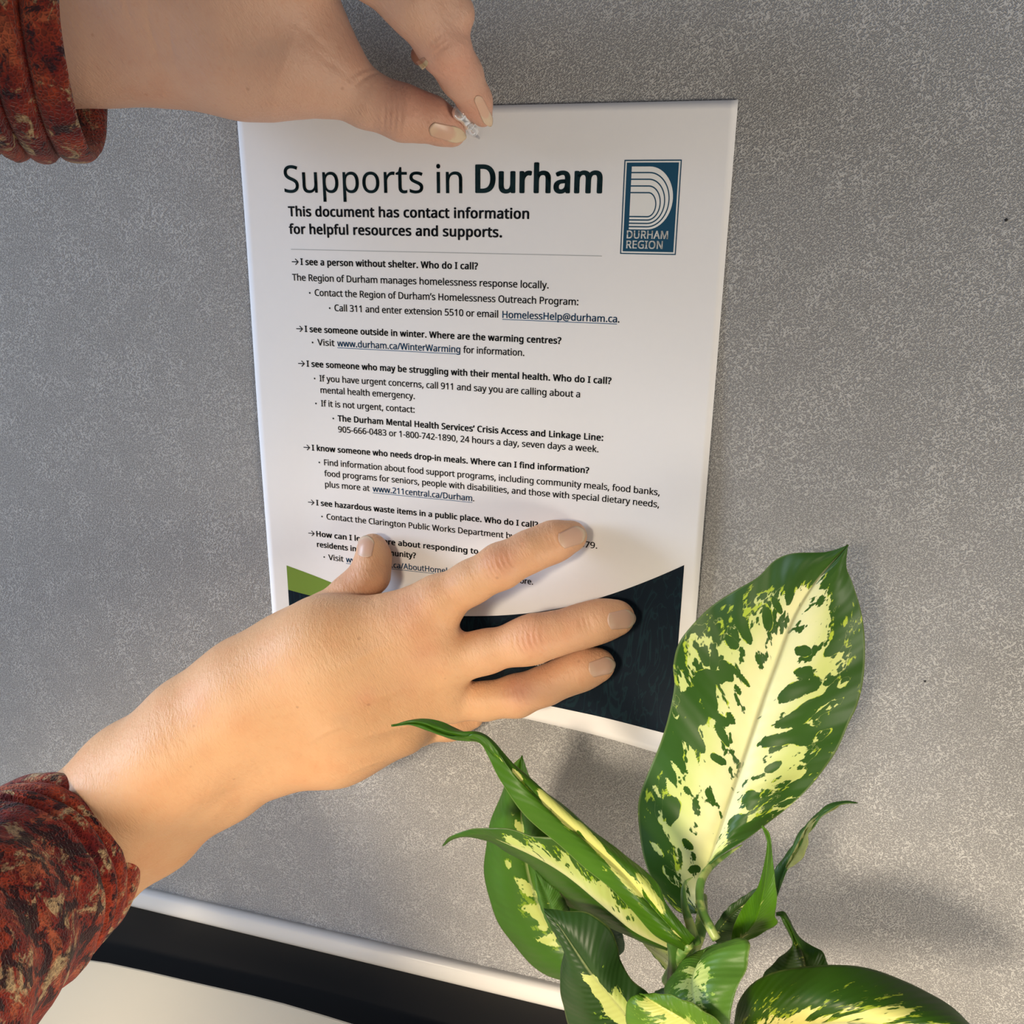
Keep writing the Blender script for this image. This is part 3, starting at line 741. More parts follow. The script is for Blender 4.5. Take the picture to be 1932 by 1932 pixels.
# ------------------------------------------------------------------ sleeves
def frame(ax):
    ax = norm(ax); u = norm(np.cross(ax, np.array([0, 0, 1.0]) if abs(ax[2]) < 0.98 else np.array([0, 1.0, 0]))); return ax, u, np.cross(ax, u)
def sleeve(name, P0, P1, prof, mat, seed, squash=1.0, hem=0.0008, ripple=0.0010, flop=None):
    """tube from the cuff rim P0 towards P1; prof = [(distance, radius, shade)]"""
    ax, u, v = frame(np.asarray(P1) - np.asarray(P0)); NA = 150
    rows, shades = [], []
    P0 = np.asarray(P0)
    for (s, r, sh) in prof:
        ring = []
        for k in range(NA):
            a = 2 * math.pi * k / NA
            nn = mn.noise(Vector((math.cos(a) * 2.2 + seed, math.sin(a) * 2.2, s * 45)))
            n2 = mn.noise(Vector((math.cos(a) * 7 + seed, math.sin(a) * 7, s * 90)))
            kz = 0.55 if s < 0.028 else 1.0
            rr = r + kz * (ripple * 1.8 * nn + ripple * 0.7 * n2)
            ds = 0.0025 * mn.noise(Vector((math.cos(a) * 1.5, math.sin(a) * 1.5 + seed, 3.3)))
            p = P0 + ax * (s + ds) + u * (rr * math.cos(a)) + v * (rr * math.sin(a) * squash)
            if flop: p = p + flop(s, a)
            ring.append(p)
        rows.append(ring); shades.append(sh)
    V_ = [p for r in rows for p in r]; Fc_ = []
    for i in range(len(rows) - 1):
        for k in range(NA): Fc_.append((i * NA + k, i * NA + (k + 1) % NA, (i + 1) * NA + (k + 1) % NA, (i + 1) * NA + k))
    o = mesh_obj(name, V_, Fc_, mat)
    at = o.data.attributes.new('tint', 'FLOAT_COLOR', 'POINT')
    cf = o.data.attributes.new('cuff', 'FLOAT', 'POINT'); cf.data.foreach_set('value', [1.0 if sh[2] > sh[0] * 0.9 and sh[0] < 1.2 else 0.0 for sh in shades for k in range(NA)])
    at.data.foreach_set('color', [c for sh in shades for k in range(NA) for c in (sh[0], sh[1], sh[2], 1.0)])
    sm = o.modifiers.new('thick', 'SOLIDIFY'); sm.thickness = hem; sm.offset = 0
    return o
def cuff_profile(r0, grow, L, bands=3, bw=0.0085, flare=0.0):
    """rolls of gathered cloth at the cuff, dark seams between them, then the open sleeve"""
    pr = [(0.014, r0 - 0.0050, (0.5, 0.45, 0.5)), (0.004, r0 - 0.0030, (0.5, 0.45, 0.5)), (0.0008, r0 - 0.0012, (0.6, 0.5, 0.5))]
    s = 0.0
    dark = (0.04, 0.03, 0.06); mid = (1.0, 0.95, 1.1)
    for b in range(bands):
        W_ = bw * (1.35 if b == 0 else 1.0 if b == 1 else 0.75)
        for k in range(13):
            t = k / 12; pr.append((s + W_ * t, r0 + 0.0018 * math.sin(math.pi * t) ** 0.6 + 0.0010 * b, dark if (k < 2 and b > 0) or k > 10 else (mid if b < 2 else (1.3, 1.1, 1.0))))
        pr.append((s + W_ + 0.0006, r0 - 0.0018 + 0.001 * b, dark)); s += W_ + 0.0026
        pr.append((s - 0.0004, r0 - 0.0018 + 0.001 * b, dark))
    for k in range(1, 76):
        t = k / 75; ss = s + (L - s) * t
        pr.append((ss, r0 + 0.0030 + grow * sstep(t, 0, 0.5) + 0.0014 * math.sin(ss * 210), (1.5, 1.35, 1.2)))
    return pr
SL1 = mat_sleeve('patterned_mesh_cloth', 1.25, 3.0)
SL2 = mat_sleeve('patterned_mesh_cloth_shaded', 0.72, 8.3)  # same garment, darkened: the upper sleeve's shade is put into the colour
C0 = pt(110, 1615, 100); C1 = pt(-240, 1898, 205)
o = sleeve('sleeve', C0, C1, cuff_profile(0.0400, 0.014, 0.33), SL1, 1.7)
adopt(o, person); setp(o, 'gathered cuff over the lower forearm')
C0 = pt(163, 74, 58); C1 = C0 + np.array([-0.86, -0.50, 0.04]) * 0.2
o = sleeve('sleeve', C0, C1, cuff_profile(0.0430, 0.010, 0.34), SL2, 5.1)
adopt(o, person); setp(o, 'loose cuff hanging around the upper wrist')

# ------------------------------------------------------------------ push pin
def lathe(name, P, ax, prof, mat, parent, n=28):
    ax, u, v = frame(ax); V_, Fc_ = [], []
    for (s, r) in prof:
        for k in range(n):
            a = 2 * math.pi * k / n; V_.append(np.asarray(P) + ax * s + u * r * math.cos(a) + v * r * math.sin(a))
    m_ = len(prof)
    for i in range(m_ - 1):
        for k in range(n): Fc_.append((i * n + k, (i + 1) * n + k, (i + 1) * n + (k + 1) % n, i * n + (k + 1) % n))
    Fc_.append(tuple(range(n))); Fc_.append(tuple(range((m_ - 1) * n, m_ * n))[::-1])
    o = mesh_obj(name, V_, Fc_, mat); adopt(o, parent); return o
mp = NT('clear_plastic', 0.06); mp.color((0.86, 0.86, 0.88)); mp.b.inputs['Transmission Weight'].default_value = 0.85; mp.b.inputs['IOR'].default_value = 1.49
ms = mat_plain('steel_needle', (0.6, 0.6, 0.62), 0.25, 0.5, 1.0)
PB = pt(897, 252, 11); PT_ = pt(863, 204, 27); WB = pt(905, 262, 0.5)
pin = empty('push_pin', PB)
L_ = float(np.linalg.norm(PT_ - PB)); ax_ = PT_ - PB
k_ = L_ / 0.020
lathe('pin_body', PB, ax_, [(0, 0.0006), (0.0004 * k_, 0.0014), (0.0016 * k_, 0.0019), (0.0036 * k_, 0.0020), (0.0050 * k_, 0.0013), (0.0062 * k_, 0.0012), (0.0070 * k_, 0.0024), (0.0082 * k_, 0.0026), (0.0088 * k_, 0.0020),
      (0.0130 * k_, 0.0024), (0.0160 * k_, 0.0031), (0.0175 * k_, 0.0033), (0.0190 * k_, 0.0028), (0.0200 * k_, 0.0014)], mp.m, pin)
lathe('needle', WB, PB - WB, [(0, 0.0001), (0.002, 0.0005), (float(np.linalg.norm(PB - WB)) + 0.0004, 0.0005)], ms, pin, 12)
setp(pin, 'clear plastic push pin held at the top edge of the sheet', 'push pin')

# ------------------------------------------------------------------ plant
POT = np.array([0.205, -0.165, ZD])
plant = empty('potted_plant', POT)
setp(plant, 'variegated green and cream leafy plant standing in front of the panel', 'plant')
def cat(P, n):
    P = np.asarray(P, float); m_ = len(P)
    if m_ == 2: return P[0] + (P[1] - P[0]) * np.linspace(0, 1, n)[:, None]
    E_ = np.vstack([2 * P[0] - P[1], P, 2 * P[-1] - P[-2]]); out = []
    for i in range(m_ - 1):
        p0, p1, p2, p3 = E_[i:i + 4]
        for t in np.linspace(0, 1, 24, endpoint=False):
            out.append(0.5 * (2 * p1 + (p2 - p0) * t + (2 * p0 - 5 * p1 + 4 * p2 - p3) * t * t + (3 * p1 - p0 - 3 * p2 + p3) * t ** 3))
    out.append(P[-1]); out = np.array(out)
    s_ = np.concatenate([[0], np.cumsum(np.linalg.norm(np.diff(out, axis=0), axis=1))])
    t = np.linspace(0, s_[-1], n); return np.stack([np.interp(t, s_, out[:, k]) for k in range(3)], 1)
def line(pts2, hs):
    s_ = np.linspace(0, 1, len(pts2)); h = np.interp(s_, np.linspace(0, 1, len(hs)), hs)
    return [pt(p[0], p[1], hh) for p, hh in zip(pts2, h)]
def leaf(label, mat, mid, hm, left, hl, right, hr, bow=0.003, NV=90, MU=16, wav=0.0004, seed=0, name='leaf', paint=()):
    """mid rib and two margins, all base -> tip; bow lifts the halves between rib and margin"""
    m_, l_, r_ = cat(line(mid, hm), NV), cat(line(left, hl), NV), cat(line(right, hr), NV)
    V_, UV = [], []
    for i in range(NV):
        v = i / (NV - 1); wd = math.sin(math.pi * min(max(v, 0.0), 1)) ** 0.5
        tan = norm(m_[min(i + 1, NV - 1)] - m_[max(i - 1, 0)] + 1e-9)
        for j in range(-MU, MU + 1):
            s_ = abs(j) / MU; e = l_[i] if j < 0 else r_[i]
            p = m_[i] + (e - m_[i]) * s_
            nn = np.cross(tan, r_[i] - l_[i]); ln = np.linalg.norm(nn)
            nn = nn / ln if ln > 1e-9 else np.zeros(3)
            if nn @ (CAM - p) < 0: nn = -nn
            f_ = math.sin(math.pi * s_ ** 0.8) * bow * wd
            f_ += wav * wd * math.sin(v * 38 + s_ * -6 + seed + (1.3 if j < 0 else 0)) * s_ * (0.4 + 0.6 * s_) * (1 if s_ < 1 else 0.9)
            f_ += wav * 0.6 * mn.noise(Vector((v * 6 + seed, s_ * 2 * (1 if j < 0 else -1), 0.5))) * min(s_ * 3, 1) * wd
            V_.append(p + nn * f_); UV.append((0.5 + 0.5 * j / MU, v))
    W_ = 2 * MU + 1; Fc_ = [(i * W_ + j, i * W_ + j + 1, (i + 1) * W_ + j + 1, (i + 1) * W_ + j) for i in range(NV - 1) for j in range(2 * MU)]
    o = mesh_obj(name, V_, Fc_, mat)
    uvl = o.data.uv_layers.new(name='UVMap')
    uvl.data.foreach_set('uv', [c for lp in o.data.loops for c in UV[lp.vertex_index]])
    A_ = np.zeros(len(V_))
    if paint:
        Q_ = (np.array(V_) - CAM) @ R.T; X_ = 966 + F * Q_[:, 0] / Q_[:, 2]; Y_ = 966 + F * Q_[:, 1] / Q_[:, 2]
        for (cx, cy, hl, hw, ang, sg) in paint:
            t_ = math.radians(ang); a_ = ((X_ - cx) * math.cos(t_) + (Y_ - cy) * math.sin(t_)) / hl; b_ = (-(X_ - cx) * math.sin(t_) + (Y_ - cy) * math.cos(t_)) / hw
            A_ += sg * np.clip(1.1 * (1.5 - np.sqrt(a_ * a_ + b_ * b_)), 0, 1)
    at = o.data.attributes.new('paint', 'FLOAT', 'POINT'); at.data.foreach_set('value', np.clip(A_, -1, 1).astype(np.float32))
    sm = o.modifiers.new('thick', 'SOLIDIFY'); sm.thickness = 0.0004; sm.offset = -1
    adopt(o, plant)
    if label: o['label'] = label
    return o
def stalk(name, pts3, rs, mat, squash=1.0, n=14, N=40):
    P = cat([pt(*q_) for q_ in pts3], N); rr = np.interp(np.linspace(0, 1, N), np.linspace(0, 1, len(rs)), rs); V_, Fc_ = [], []
    for i in range(N):
        ax, u, v = frame(P[min(i + 1, N - 1)] - P[max(i - 1, 0)])
        r = prad(P[i], rr[i])
        for k in range(n):
            a = 2 * math.pi * k / n; V_.append(P[i] + u * r * math.cos(a) + v * r * math.sin(a) * squash)
    for i in range(N - 1):
        for k in range(n): Fc_.append((i * n + k, i * n + (k + 1) % n, (i + 1) * n + (k + 1) % n, (i + 1) * n + k))
    Fc_.append(tuple(range(n))[::-1]); Fc_.append(tuple(range((N - 1) * n, N * n)))
    o = mesh_obj(name, V_, Fc_, mat); adopt(o, plant); return o
def mat_stem(name, a, b, scale=60):
    m = NT(name, 0.4); co = m.n('ShaderNodeTexCoord').outputs['Object']
    m.color(m.mix(m.step(m.noise(co, scale, 3, 0.6), 0.45, 0.6), a, b)); m.bump(m.noise(co, 200, 2), 0.0004, 0.4); return m.m
STEM = mat_stem('green_stem', (0.030, 0.085, 0.010), (0.05, 0.13, 0.018))
PALES = mat_stem('pale_mottled_stalk', (0.11, 0.24, 0.04), (0.38, 0.46, 0.14), 150)

DG = (0.028, 0.085, 0.010); MG = (0.055, 0.17, 0.012)
PA = [(x, y, l, w_, a, -1) for x, y, l, w_, a in ((1503, 1303, 42, 15, -25), (1516, 1227, 17, 11, 10), (1519, 1268, 17, 9, -10), (1571, 1227, 15, 8, -40), (1492, 1358, 36, 11, -18), (1460, 1398, 36, 12, -12),
      (1514, 1388, 22, 15, 0), (1403, 1186, 24, 8, 65), (1449, 1170, 24, 9, 85), (1467, 1144, 16, 6, 60), (1490, 1123, 18, 6, 100), (1382, 1213, 12, 7, 50), (1338, 1312, 32, 10, 80), (1343, 1276, 22, 9, 10),
      (1371, 1266, 18, 8, 60), (1361, 1359, 14, 6, 40), (1379, 1356, 10, 4, 60), (1366, 1390, 24, 7, 60), (1317, 1398, 20, 7, 60), (1304, 1330, 28, 9, 70), (1358, 1434, 18, 8, 30), (1395, 1444, 11, 6, -50),
      (1457, 1447, 16, 7, -30), (1413, 1506, 16, 13, -60), (1268, 1533, 18, 24, 0), (1296, 1590, 14, 6, 50), (1310, 1641, 10, 8, 0), (1387, 1559, 22, 13, -60), (1299, 1494, 11, 5, 50), (1392, 1302, 10, 4, 60),
      (1397, 1276, 24, 4, 50), (1545, 1440, 20, 10, -30), (1330, 1240, 14, 6, 70), (1530, 1330, 30, 8, -25), (1475, 1185, 14, 5, 100), (1290, 1380, 22, 8, 65))]
PA += [(x, y, l, w_, a, g_) for x, y, l, w_, a, g_ in ((1285, 1370, 30, 5, 65, .6), (1300, 1420, 35, 6, 65, .7), (1275, 1450, 25, 5, 60, .6), (1310, 1460, 30, 6, 60, .7), (1250, 1540, 22, 9, 70, .6), (1240, 1500, 20, 5, 70, .5),
      (1292, 1300, 25, 6, 75, .5), (1560, 1250, 25, 8, -35, .6), (1570, 1330, 24, 7, -30, .5), (1545, 1390, 22, 6, -30, .5), (1500, 1465, 26, 6, -30, .6), (1590, 1290, 14, 6, -40, .5), (1262, 1480, 22, 5, 65, .5), (1238, 1600, 18, 6, 60, .5), (1262, 1650, 20, 6, 50, .5))]
PA += [(1515, 1205, 22, 30, -40, 0.5), (1290, 1560, 26, 26, 0, 0.7), (1330, 1560, 40, 30, 60, 0.6), (1440, 1330, 20, 90, 25, 0.35), (1320, 1500, 20, 60, 20, 0.5), (1480, 1520, 30, 10, -35, 0.5)]
# A the large upright leaf
leaf('largest leaf, upright, cream centre with green margin', mat_leaf('leaf_big', 1.0, edge=0.70, v0=0.0, v1=0.93, green=(0.038, 0.115, 0.010), cream=(0.95, 0.94, 0.56), lime=(0.54, 0.68, 0.05), length=6.5, across=2.4, amount=1.25, trans=0.3, amp=1.9, ampb=1.3),
     [(1318, 1722), (1330, 1660), (1362, 1560), (1398, 1450), (1432, 1345), (1462, 1260), (1500, 1160), (1545, 1090), (1600, 1028)], [78, 66, 58, 50, 46, 46, 50],
     [(1312, 1724), (1278, 1720), (1243, 1680), (1218, 1625), (1205, 1570), (1204, 1515), (1222, 1460), (1246, 1400), (1262, 1350), (1272, 1295), (1270, 1255), (1285, 1205), (1330, 1155), (1385, 1115), (1430, 1088), (1462, 1058), (1500, 1044), (1560, 1040), (1600, 1028)], [78, 68, 56, 50, 46, 44, 44, 50],
     [(1320, 1720), (1318, 1680), (1333, 1640), (1372, 1606), (1425, 1572), (1490, 1520), (1535, 1478), (1575, 1420), (1602, 1365), (1618, 1330), (1630, 1270), (1632, 1210), (1624, 1150), (1608, 1100), (1597, 1070), (1600, 1028)], [78, 74, 62, 52, 46, 44, 50],
     bow=0.0045, NV=230, MU=44, wav=0.0011, seed=1, paint=PA)
# B twisting leaf in front of the lower hand
leaf('long twisting leaf whose tip crosses the lower hand', mat_leaf('leaf_twist', 2.3, edge=-0.1, v0=0.02, v1=0.72, green=(0.050, 0.145, 0.004), cream=(0.80, 0.80, 0.26), lime=(0.26, 0.40, 0.02), length=9, across=2.6, amount=0.5, rib=0.0),
     [(1300, 1785), (1240, 1722), (1180, 1655), (1110, 1590), (1040, 1532), (980, 1475), (935, 1428), (905, 1399), (870, 1392), (830, 1378), (790, 1364), (738, 1369)], [112, 120, 122, 118, 112, 108],
     [(1290, 1795), (1235, 1765), (1190, 1715), (1145, 1672), (1085, 1622), (1030, 1575), (975, 1520), (945, 1475), (925, 1430), (906, 1404), (880, 1400), (848, 1394), (810, 1380), (775, 1368), (738, 1369)], [112, 124, 126, 118, 112, 108],
     [(1312, 1770), (1280, 1735), (1255, 1700), (1243, 1670), (1215, 1640), (1180, 1614), (1130, 1575), (1070, 1525), (1010, 1478), (970, 1447), (935, 1415), (905, 1393), (870, 1378), (835, 1362), (800, 1356), (770, 1359), (738, 1369)], [112, 112, 114, 112, 110, 108],
     bow=0.003, NV=160, MU=20, wav=0.0006, seed=2, paint=[(1040, 1512, 30, 6, 42, .8), (1066, 1540, 26, 9, 48, .9), (1116, 1583, 34, 8, 50, .9), (1098, 1562, 20, 6, 45, .7), (1168, 1645, 26, 8, 50, .8), (1192, 1668, 24, 10, 52, .7),
      (1222, 1672, 34, 8, 58, .9), (1246, 1706, 22, 7, 60, .8), (1150, 1622, 16, 6, 45, .7), (975, 1460, 18, 4, 45, .5), (1200, 1700, 16, 6, 45, .5), (1140, 1640, 8, 5, 45, .5)])
# C folded leaf below it
leaf('folded leaf with a cream band and thin curled tip', mat_leaf('leaf_fold', 3.1, edge=0.72, v0=-0.05, v1=0.80, green=(0.036, 0.105, 0.006), cream=(0.74, 0.76, 0.36), lime=(0.30, 0.45, 0.02), length=10, across=1.8, amount=0.75, rib=0.0, lbias=2.0),
     [(1262, 1790), (1195, 1757), (1132, 1705), (1068, 1652), (1005, 1614), (951, 1587), (915, 1573), (880, 1572), (850, 1580), (836, 1596)], [100, 104, 108, 108, 106, 104],
     [(1258, 1794), (1211, 1777), (1163, 1755), (1116, 1730), (1068, 1707), (1040, 1676), (1005, 1636), (955, 1603), (915, 1580), (880, 1574), (850, 1583), (836, 1596)], [98, 92, 92, 94, 100, 104],
     [(1290, 1780), (1230, 1715), (1170, 1670), (1110, 1622), (1050, 1586), (1000, 1576), (960, 1568), (915, 1561), (880, 1568), (850, 1577), (836, 1596)], [100, 112, 116, 114, 108, 104],
     bow=0.002, NV=110, MU=14, wav=0.0006, seed=3)
# D broad hanging leaf at left
leaf('broad dark leaf hanging at the left of the plant', mat_leaf('leaf_broad', 4.2, edge=-0.12, v0=0.10, v1=0.80, green=(0.040, 0.125, 0.004), cream=(0.50, 0.56, 0.16), lime=(0.17, 0.29, 0.01), length=6, across=2.2, amount=0.65),
     [(1150, 1835), (1085, 1800), (1035, 1740), (1005, 1670), (990, 1590), (985, 1520), (985, 1465), (985, 1426)], [84, 76, 70, 68, 70],
     [(1140, 1850), (1058, 1850), (1000, 1818), (950, 1757), (924, 1700), (914, 1650), (917, 1595), (926, 1548), (948, 1492), (962, 1450), (985, 1426)], [84, 70, 62, 62, 70],
     [(1160, 1820), (1130, 1770), (1100, 1700), (1075, 1640), (1050, 1580), (1025, 1520), (1000, 1465), (985, 1426)], [84, 76, 72, 70, 70],
     bow=0.005, NV=110, MU=24, seed=4, paint=[(972, 1548, 24, 6, 65, .5), (985, 1560, 18, 4, 80, .5), (960, 1632, 12, 6, 60, .5), (990, 1672, 24, 8, 45, .55), (1010, 1715, 24, 5, 0, .35), (1020, 1775, 34, 5, 12, .4), (1050, 1765, 26, 4, -20, .4)])
# E dark leaf lower centre
leaf('dark glossy leaf pointing up at the lower centre', mat_leaf('leaf_dark', 5.7, edge=-0.05, v0=0.0, v1=0.55, green=(0.020, 0.060, 0.010), cream=(0.60, 0.66, 0.22), lime=(0.22, 0.36, 0.03), length=7, across=2.6, amount=0.6, rib=0.5),
     [(1225, 1985), (1190, 1925), (1155, 1880), (1120, 1840), (1085, 1790), (1055, 1745), (1026, 1714)], [118, 120, 120, 116, 112],
     [(1200, 1990), (1120, 1978), (1080, 1945), (1062, 1895), (1056, 1840), (1064, 1790), (1048, 1760), (1036, 1735), (1026, 1714)], [118, 114, 112, 110, 112],
     [(1250, 1980), (1250, 1920), (1225, 1878), (1190, 1845), (1172, 1815), (1165, 1782), (1145, 1745), (1110, 1723), (1070, 1718), (1026, 1714)], [118, 118, 114, 112, 112],
     bow=0.004, NV=90, MU=20, seed=5, paint=[(1110, 1845, 20, 9, 20, .8), (1130, 1870, 26, 10, 45, .9), (1160, 1905, 30, 12, 50, .9), (1168, 1880, 24, 10, 70, .8), (1190, 1915, 24, 14, 60, .8), (1140, 1830, 18, 4, 70, .6)])
plain = lambda nm, sd, g, **k: mat_leaf(nm, sd, edge=k.pop('edge', -0.2), green=g, **k)
# F small leaf between D and E
leaf(None, plain('leaf_small', 6.0, (0.055, 0.15, 0.018), rib=0.1),
     [(1045, 1760), (1040, 1720), (1030, 1685), (1010, 1640)], [96, 98, 100], [(1035, 1750), (1018, 1705), (1010, 1670), (1010, 1640)], [94, 98, 100],
     [(1085, 1745), (1072, 1710), (1055, 1683), (1032, 1662), (1010, 1640)], [96, 100, 100], bow=0.002, NV=40, MU=8, seed=6)
# G small blue-dark leaf behind E
leaf(None, plain('leaf_blue_dark', 7.0, (0.030, 0.075, 0.035), rib=0.1),
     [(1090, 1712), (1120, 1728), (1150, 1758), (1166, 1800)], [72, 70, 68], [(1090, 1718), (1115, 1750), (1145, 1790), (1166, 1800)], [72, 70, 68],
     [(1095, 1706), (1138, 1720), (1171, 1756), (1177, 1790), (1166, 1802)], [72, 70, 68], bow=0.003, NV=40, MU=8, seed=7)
# H pale leaf behind the stem
leaf(None, mat_leaf('leaf_pale', 8.0, edge=0.9, v0=-0.1, v1=1.2, green=(0.10, 0.2, 0.05), cream=(0.62, 0.66, 0.36), length=6, amount=0.5),
     [(1300, 1870), (1262, 1815), (1230, 1790), (1195, 1758)], [82, 84, 86], [(1290, 1880), (1262, 1838), (1230, 1800), (1195, 1758)], [82, 84, 86],
     [(1310, 1860), (1285, 1800), (1250, 1775), (1195, 1758)], [82, 84, 86], bow=0.001, NV=40, MU=8, seed=8)
# L dark leaf behind J
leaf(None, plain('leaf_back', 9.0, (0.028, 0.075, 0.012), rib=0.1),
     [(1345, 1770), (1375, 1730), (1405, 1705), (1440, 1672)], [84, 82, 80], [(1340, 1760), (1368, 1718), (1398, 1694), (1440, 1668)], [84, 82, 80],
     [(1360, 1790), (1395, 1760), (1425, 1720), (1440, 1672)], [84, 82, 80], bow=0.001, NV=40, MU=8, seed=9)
# J pointed young leaf
leaf('pointed bright green young leaf right of the large one', mat_leaf('leaf_young', 10.0, edge=0.22, v0=0.0, v1=0.22, green=(0.070, 0.20, 0.003), cream=(0.50, 0.55, 0.18), lime=(0.20, 0.34, 0.03), length=14, across=1.5, amount=0.5, rib=0.0),
     [(1390, 1782), (1425, 1735), (1440, 1680), (1447, 1630), (1450, 1595), (1438, 1558)], [92, 98, 100, 96, 92],
     [(1378, 1785), (1385, 1745), (1405, 1706), (1427, 1678), (1438, 1645), (1445, 1610), (1447, 1580), (1438, 1558)], [92, 92, 94, 92],
     [(1405, 1778), (1440, 1760), (1467, 1742), (1462, 1730), (1466, 1695), (1462, 1655), (1457, 1610), (1453, 1577), (1438, 1558)], [92, 94, 94, 92],
     bow=-0.001, NV=80, MU=12, wav=0.0003, seed=10)
# K slender leaf curling right, paler underside
leaf('slender leaf curling to the right with a pale underside', plain('leaf_slender', 11.0, (0.040, 0.11, 0.020), rib=0.1),
     [(1462, 1700), (1478, 1650), (1505, 1600), (1530, 1560), (1560, 1528), (1590, 1516), (1618, 1514)], [76, 74, 72, 70],
     [(1460, 1695), (1460, 1645), (1492, 1600), (1508, 1570), (1535, 1542), (1560, 1521), (1590, 1511), (1618, 1514)], [76, 70, 68, 70],
     [(1464, 1700), (1480, 1655), (1505, 1603), (1533, 1562), (1562, 1530), (1590, 1517), (1618, 1514)], [76, 76, 74, 70], bow=0.001, NV=70, MU=8, wav=0.0003, seed=11)
leaf('pale underside of the slender leaf', plain('leaf_underside', 11.5, (0.24, 0.27, 0.10), rib=0.0, trans=0.35),
     [(1484, 1638), (1508, 1600), (1528, 1566), (1550, 1540), (1585, 1518)], [76, 74, 71], [(1484, 1636), (1503, 1600), (1522, 1566), (1545, 1538), (1585, 1515)], [76.5, 75, 71],
     [(1484, 1640), (1508, 1625), (1521, 1602), (1524, 1576), (1532, 1558), (1556, 1536), (1585, 1520)], [77, 80, 78, 74, 71], bow=0.001, NV=50, MU=8, wav=0.0003, seed=12, name='leaf')
# M folded leaf with hooked tip
leaf('folded dark leaf with a hooked tip at the right', plain('leaf_hooked', 12.0, (0.034, 0.10, 0.006), rib=0.3),
     [(1535, 1895), (1525, 1850), (1515, 1800), (1500, 1765), (1487, 1735), (1478, 1724), (1464, 1724)], [86, 84, 82, 80],
     [(1500, 1905), (1440, 1850), (1465, 1812), (1494, 1785), (1490, 1765), (1479, 1745), (1476, 1730), (1464, 1728)], [84, 84, 82, 80],
     [(1590, 1880), (1565, 1825), (1553, 1798), (1540, 1787), (1520, 1778), (1500, 1755), (1490, 1734), (1479, 1720), (1464, 1721)], [88, 86, 82, 80], bow=0.003, NV=70, MU=10, seed=13)
# N large leaf at the bottom right
leaf('large dark leaf at the bottom right with a cream streaked rib', mat_leaf('leaf_low', 13.4, edge=0.24, v0=-0.02, v1=0.9, green=(0.028, 0.085, 0.003), cream=(0.86, 0.80, 0.30), lime=(0.34, 0.44, 0.03), length=9, across=2.0, amount=0.55, chev=0.9),
     [(1385, 1960), (1440, 1946), (1520, 1934), (1620, 1930), (1720, 1945), (1810, 1975), (1900, 2030)], [104, 116, 122, 120, 112],
     [(1384, 1950), (1390, 1900), (1412, 1862), (1452, 1837), (1500, 1826), (1570, 1820), (1640, 1827), (1705, 1850), (1760, 1877), (1800, 1903), (1838, 1940), (1875, 1985), (1900, 2030)], [104, 110, 108, 104, 104, 112],
     [(1386, 1975), (1420, 2010), (1480, 2040), (1570, 2060), (1680, 2065), (1800, 2060), (1900, 2030)], [104, 124, 130, 126, 112],
     bow=0.006, NV=120, MU=20, seed=14)
# O leaf folding toward the viewer
leaf('light green leaf folding forward at the base of the stem', mat_leaf('leaf_forward', 15.0, edge=0.22, v0=0.25, v1=0.95, green=(0.085, 0.20, 0.020), cream=(0.66, 0.74, 0.26), lime=(0.30, 0.48, 0.07), length=11, across=2.8, amount=0.4, rib=0.5),
     [(1336, 1795), (1322, 1818), (1308, 1850), (1312, 1890), (1330, 1940), (1345, 1990)], [104, 112, 124, 132, 134],
     [(1330, 1793), (1296, 1812), (1270, 1842), (1254, 1876), (1262, 1920), (1310, 1985)], [104, 106, 112, 122, 134],
     [(1338, 1794), (1372, 1782), (1402, 1771), (1416, 1784), (1412, 1812), (1402, 1843), (1384, 1880), (1376, 1932), (1372, 1990)], [104, 114, 120, 128, 136],
     bow=0.003, NV=80, MU=14, wav=0.0005, seed=15)
# P front leaf, cupped
leaf('cupped leaf nearest the viewer at the bottom edge', mat_leaf('leaf_cupped', 16.0, edge=0.40, v0=0.02, v1=0.98, green=(0.09, 0.20, 0.012), cream=(0.62, 0.64, 0.18), lime=(0.26, 0.42, 0.05), length=8, across=2.4, amount=0.55, rib=0.2),
     [(1375, 2000), (1330, 1950), (1285, 1915), (1240, 1890), (1205, 1876)], [134, 134, 132, 128],
     [(1290, 2040), (1225, 2000), (1188, 1950), (1180, 1905), (1190, 1882), (1205, 1876)], [132, 134, 130, 128],
     [(1380, 1990), (1376, 1950), (1340, 1915), (1290, 1886), (1245, 1874), (1205, 1876)], [136, 138, 136, 128],
     bow=0.003, NV=70, MU=14, seed=16)
# dark leaf low between E and the stem
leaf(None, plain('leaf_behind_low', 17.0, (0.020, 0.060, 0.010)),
     [(1300, 1925), (1270, 1890), (1235, 1872)], [92, 92, 90], [(1290, 1935), (1250, 1900), (1232, 1874)], [92, 92, 90], [(1310, 1900), (1270, 1862), (1235, 1870)], [92, 92, 90], NV=30, MU=6, seed=17)
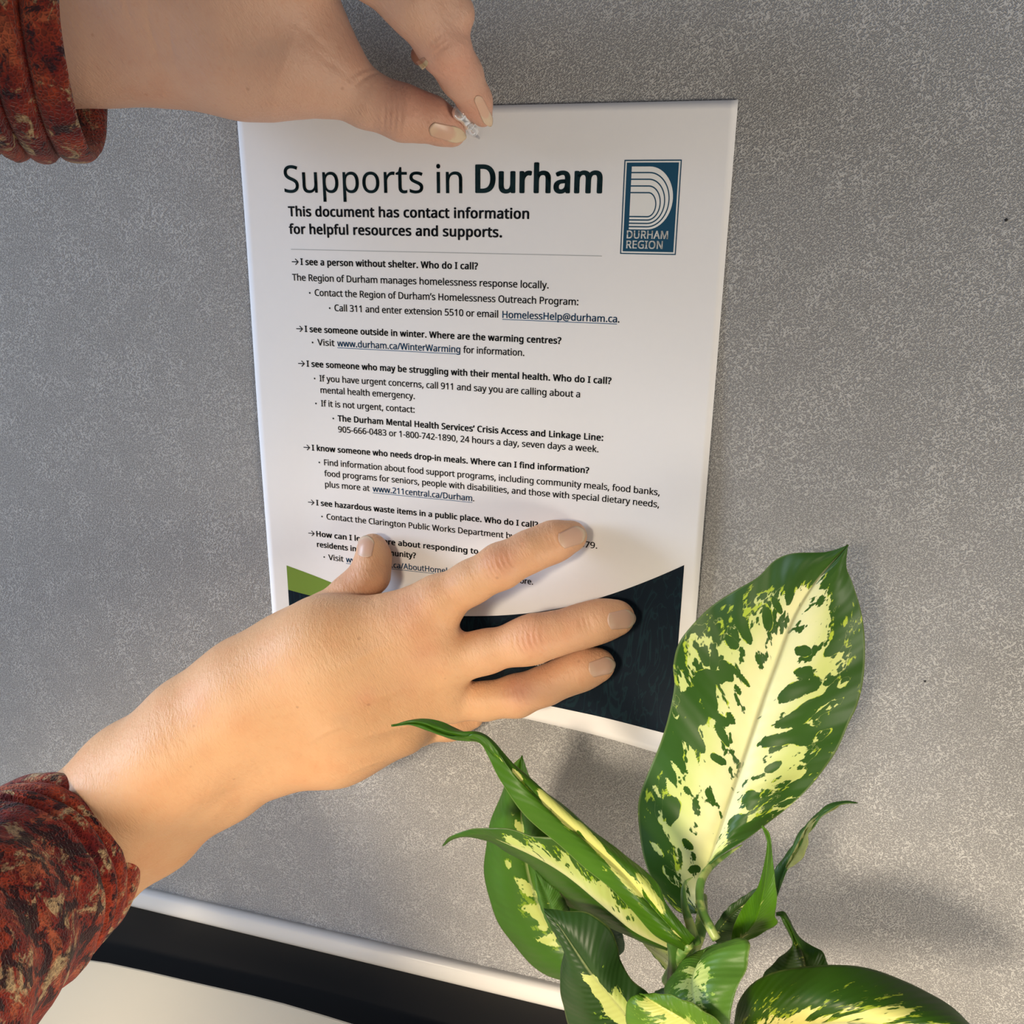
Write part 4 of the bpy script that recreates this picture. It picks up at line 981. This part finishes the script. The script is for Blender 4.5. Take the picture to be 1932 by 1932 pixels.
# new spear, rolled leaf, petioles, stem
stalk('stem', [(1225, 2060, 84), (1250, 1960, 92), (1270, 1880, 98), (1275, 1820, 103), (1268, 1778, 106), (1262, 1755, 104)], [20, 20, 18, 17, 16, 9], STEM)
stalk('leaf_stalk', [(1280, 1870, 98), (1298, 1810, 98), (1318, 1765, 92), (1325, 1725, 82), (1326, 1690, 74)], [15, 15, 13, 11, 8], PALES)
stalk('leaf_stalk', [(1275, 1880, 98), (1310, 1822, 104), (1345, 1796, 104), (1385, 1782, 94)], [15, 14, 12, 9], PALES)
stalk('leaf_stalk', [(1262, 1850, 98), (1285, 1800, 106), (1300, 1782, 112)], [14, 12, 9], PALES)
stalk('leaf_stalk', [(1250, 1960, 96), (1330, 1940, 98), (1385, 1952, 104)], [14, 12, 9], STEM)
stalk('new_shoot', [(1314, 1780, 100), (1302, 1745, 98), (1292, 1710, 94), (1289, 1680, 90), (1294, 1664, 88), (1307, 1655, 86)], [10, 9.5, 8, 6, 4, 0.8], PALES)
stalk('rolled_leaf', [(1352, 1772, 100), (1340, 1750, 98), (1326, 1722, 94), (1320, 1690, 88), (1324, 1660, 82), (1340, 1636, 74), (1372, 1612, 64), (1400, 1594, 58)], [9, 9, 8, 8, 7, 5, 3.5, 1.2], PALES)
# pot and soil, below the frame
POTM = mat_plain('terracotta_pot', (0.42, 0.17, 0.09), 0.8)
SOIL = mat_plain('potting_soil', (0.035, 0.022, 0.014), 0.95, 0.1, bumpn=(300, 0.003))
lathe('pot', POT, (0, 0, 1), [(0, 0.034), (0.0, 0.036), (0.055, 0.046), (0.055, 0.050), (0.068, 0.051), (0.068, 0.046), (0.058, 0.0455)], POTM, plant, 48)
lathe('soil', POT + np.array([0, 0, 0.052]), (0, 0, 1), [(0, 0.044), (0.006, 0.0445), (0.008, 0.030), (0.009, 0.005)], SOIL, plant, 48)
st0 = pt(1225, 2060, 84); b_ = POT + np.array([0, 0, 0.055])
def stalk3(name, P3, rs, mat):
    P = cat(P3, 20); V_, Fc_ = [], []; n = 14
    for i in range(20):
        ax, u, v = frame(P[min(i + 1, 19)] - P[max(i - 1, 0)] + np.array([1e-6, 0, 0])); r = np.interp(i / 19, [0, 1], rs)
        for k in range(n): a = 2 * math.pi * k / n; V_.append(P[i] + u * r * math.cos(a) + v * r * math.sin(a))
    for i in range(19):
        for k in range(n): Fc_.append((i * n + k, i * n + (k + 1) % n, (i + 1) * n + (k + 1) % n, (i + 1) * n + k))
    o = mesh_obj(name, V_, Fc_, mat); adopt(o, plant)
stalk3('stem', [b_, (b_ + st0) / 2 + np.array([0.002, 0, 0]), st0 + np.array([0, 0, 0.003])], (0.0055, prad(st0, 20)), STEM)
0 and print('POT check', project(POT + np.array([0, -0.05, 0.068])), 'stem base', st0)
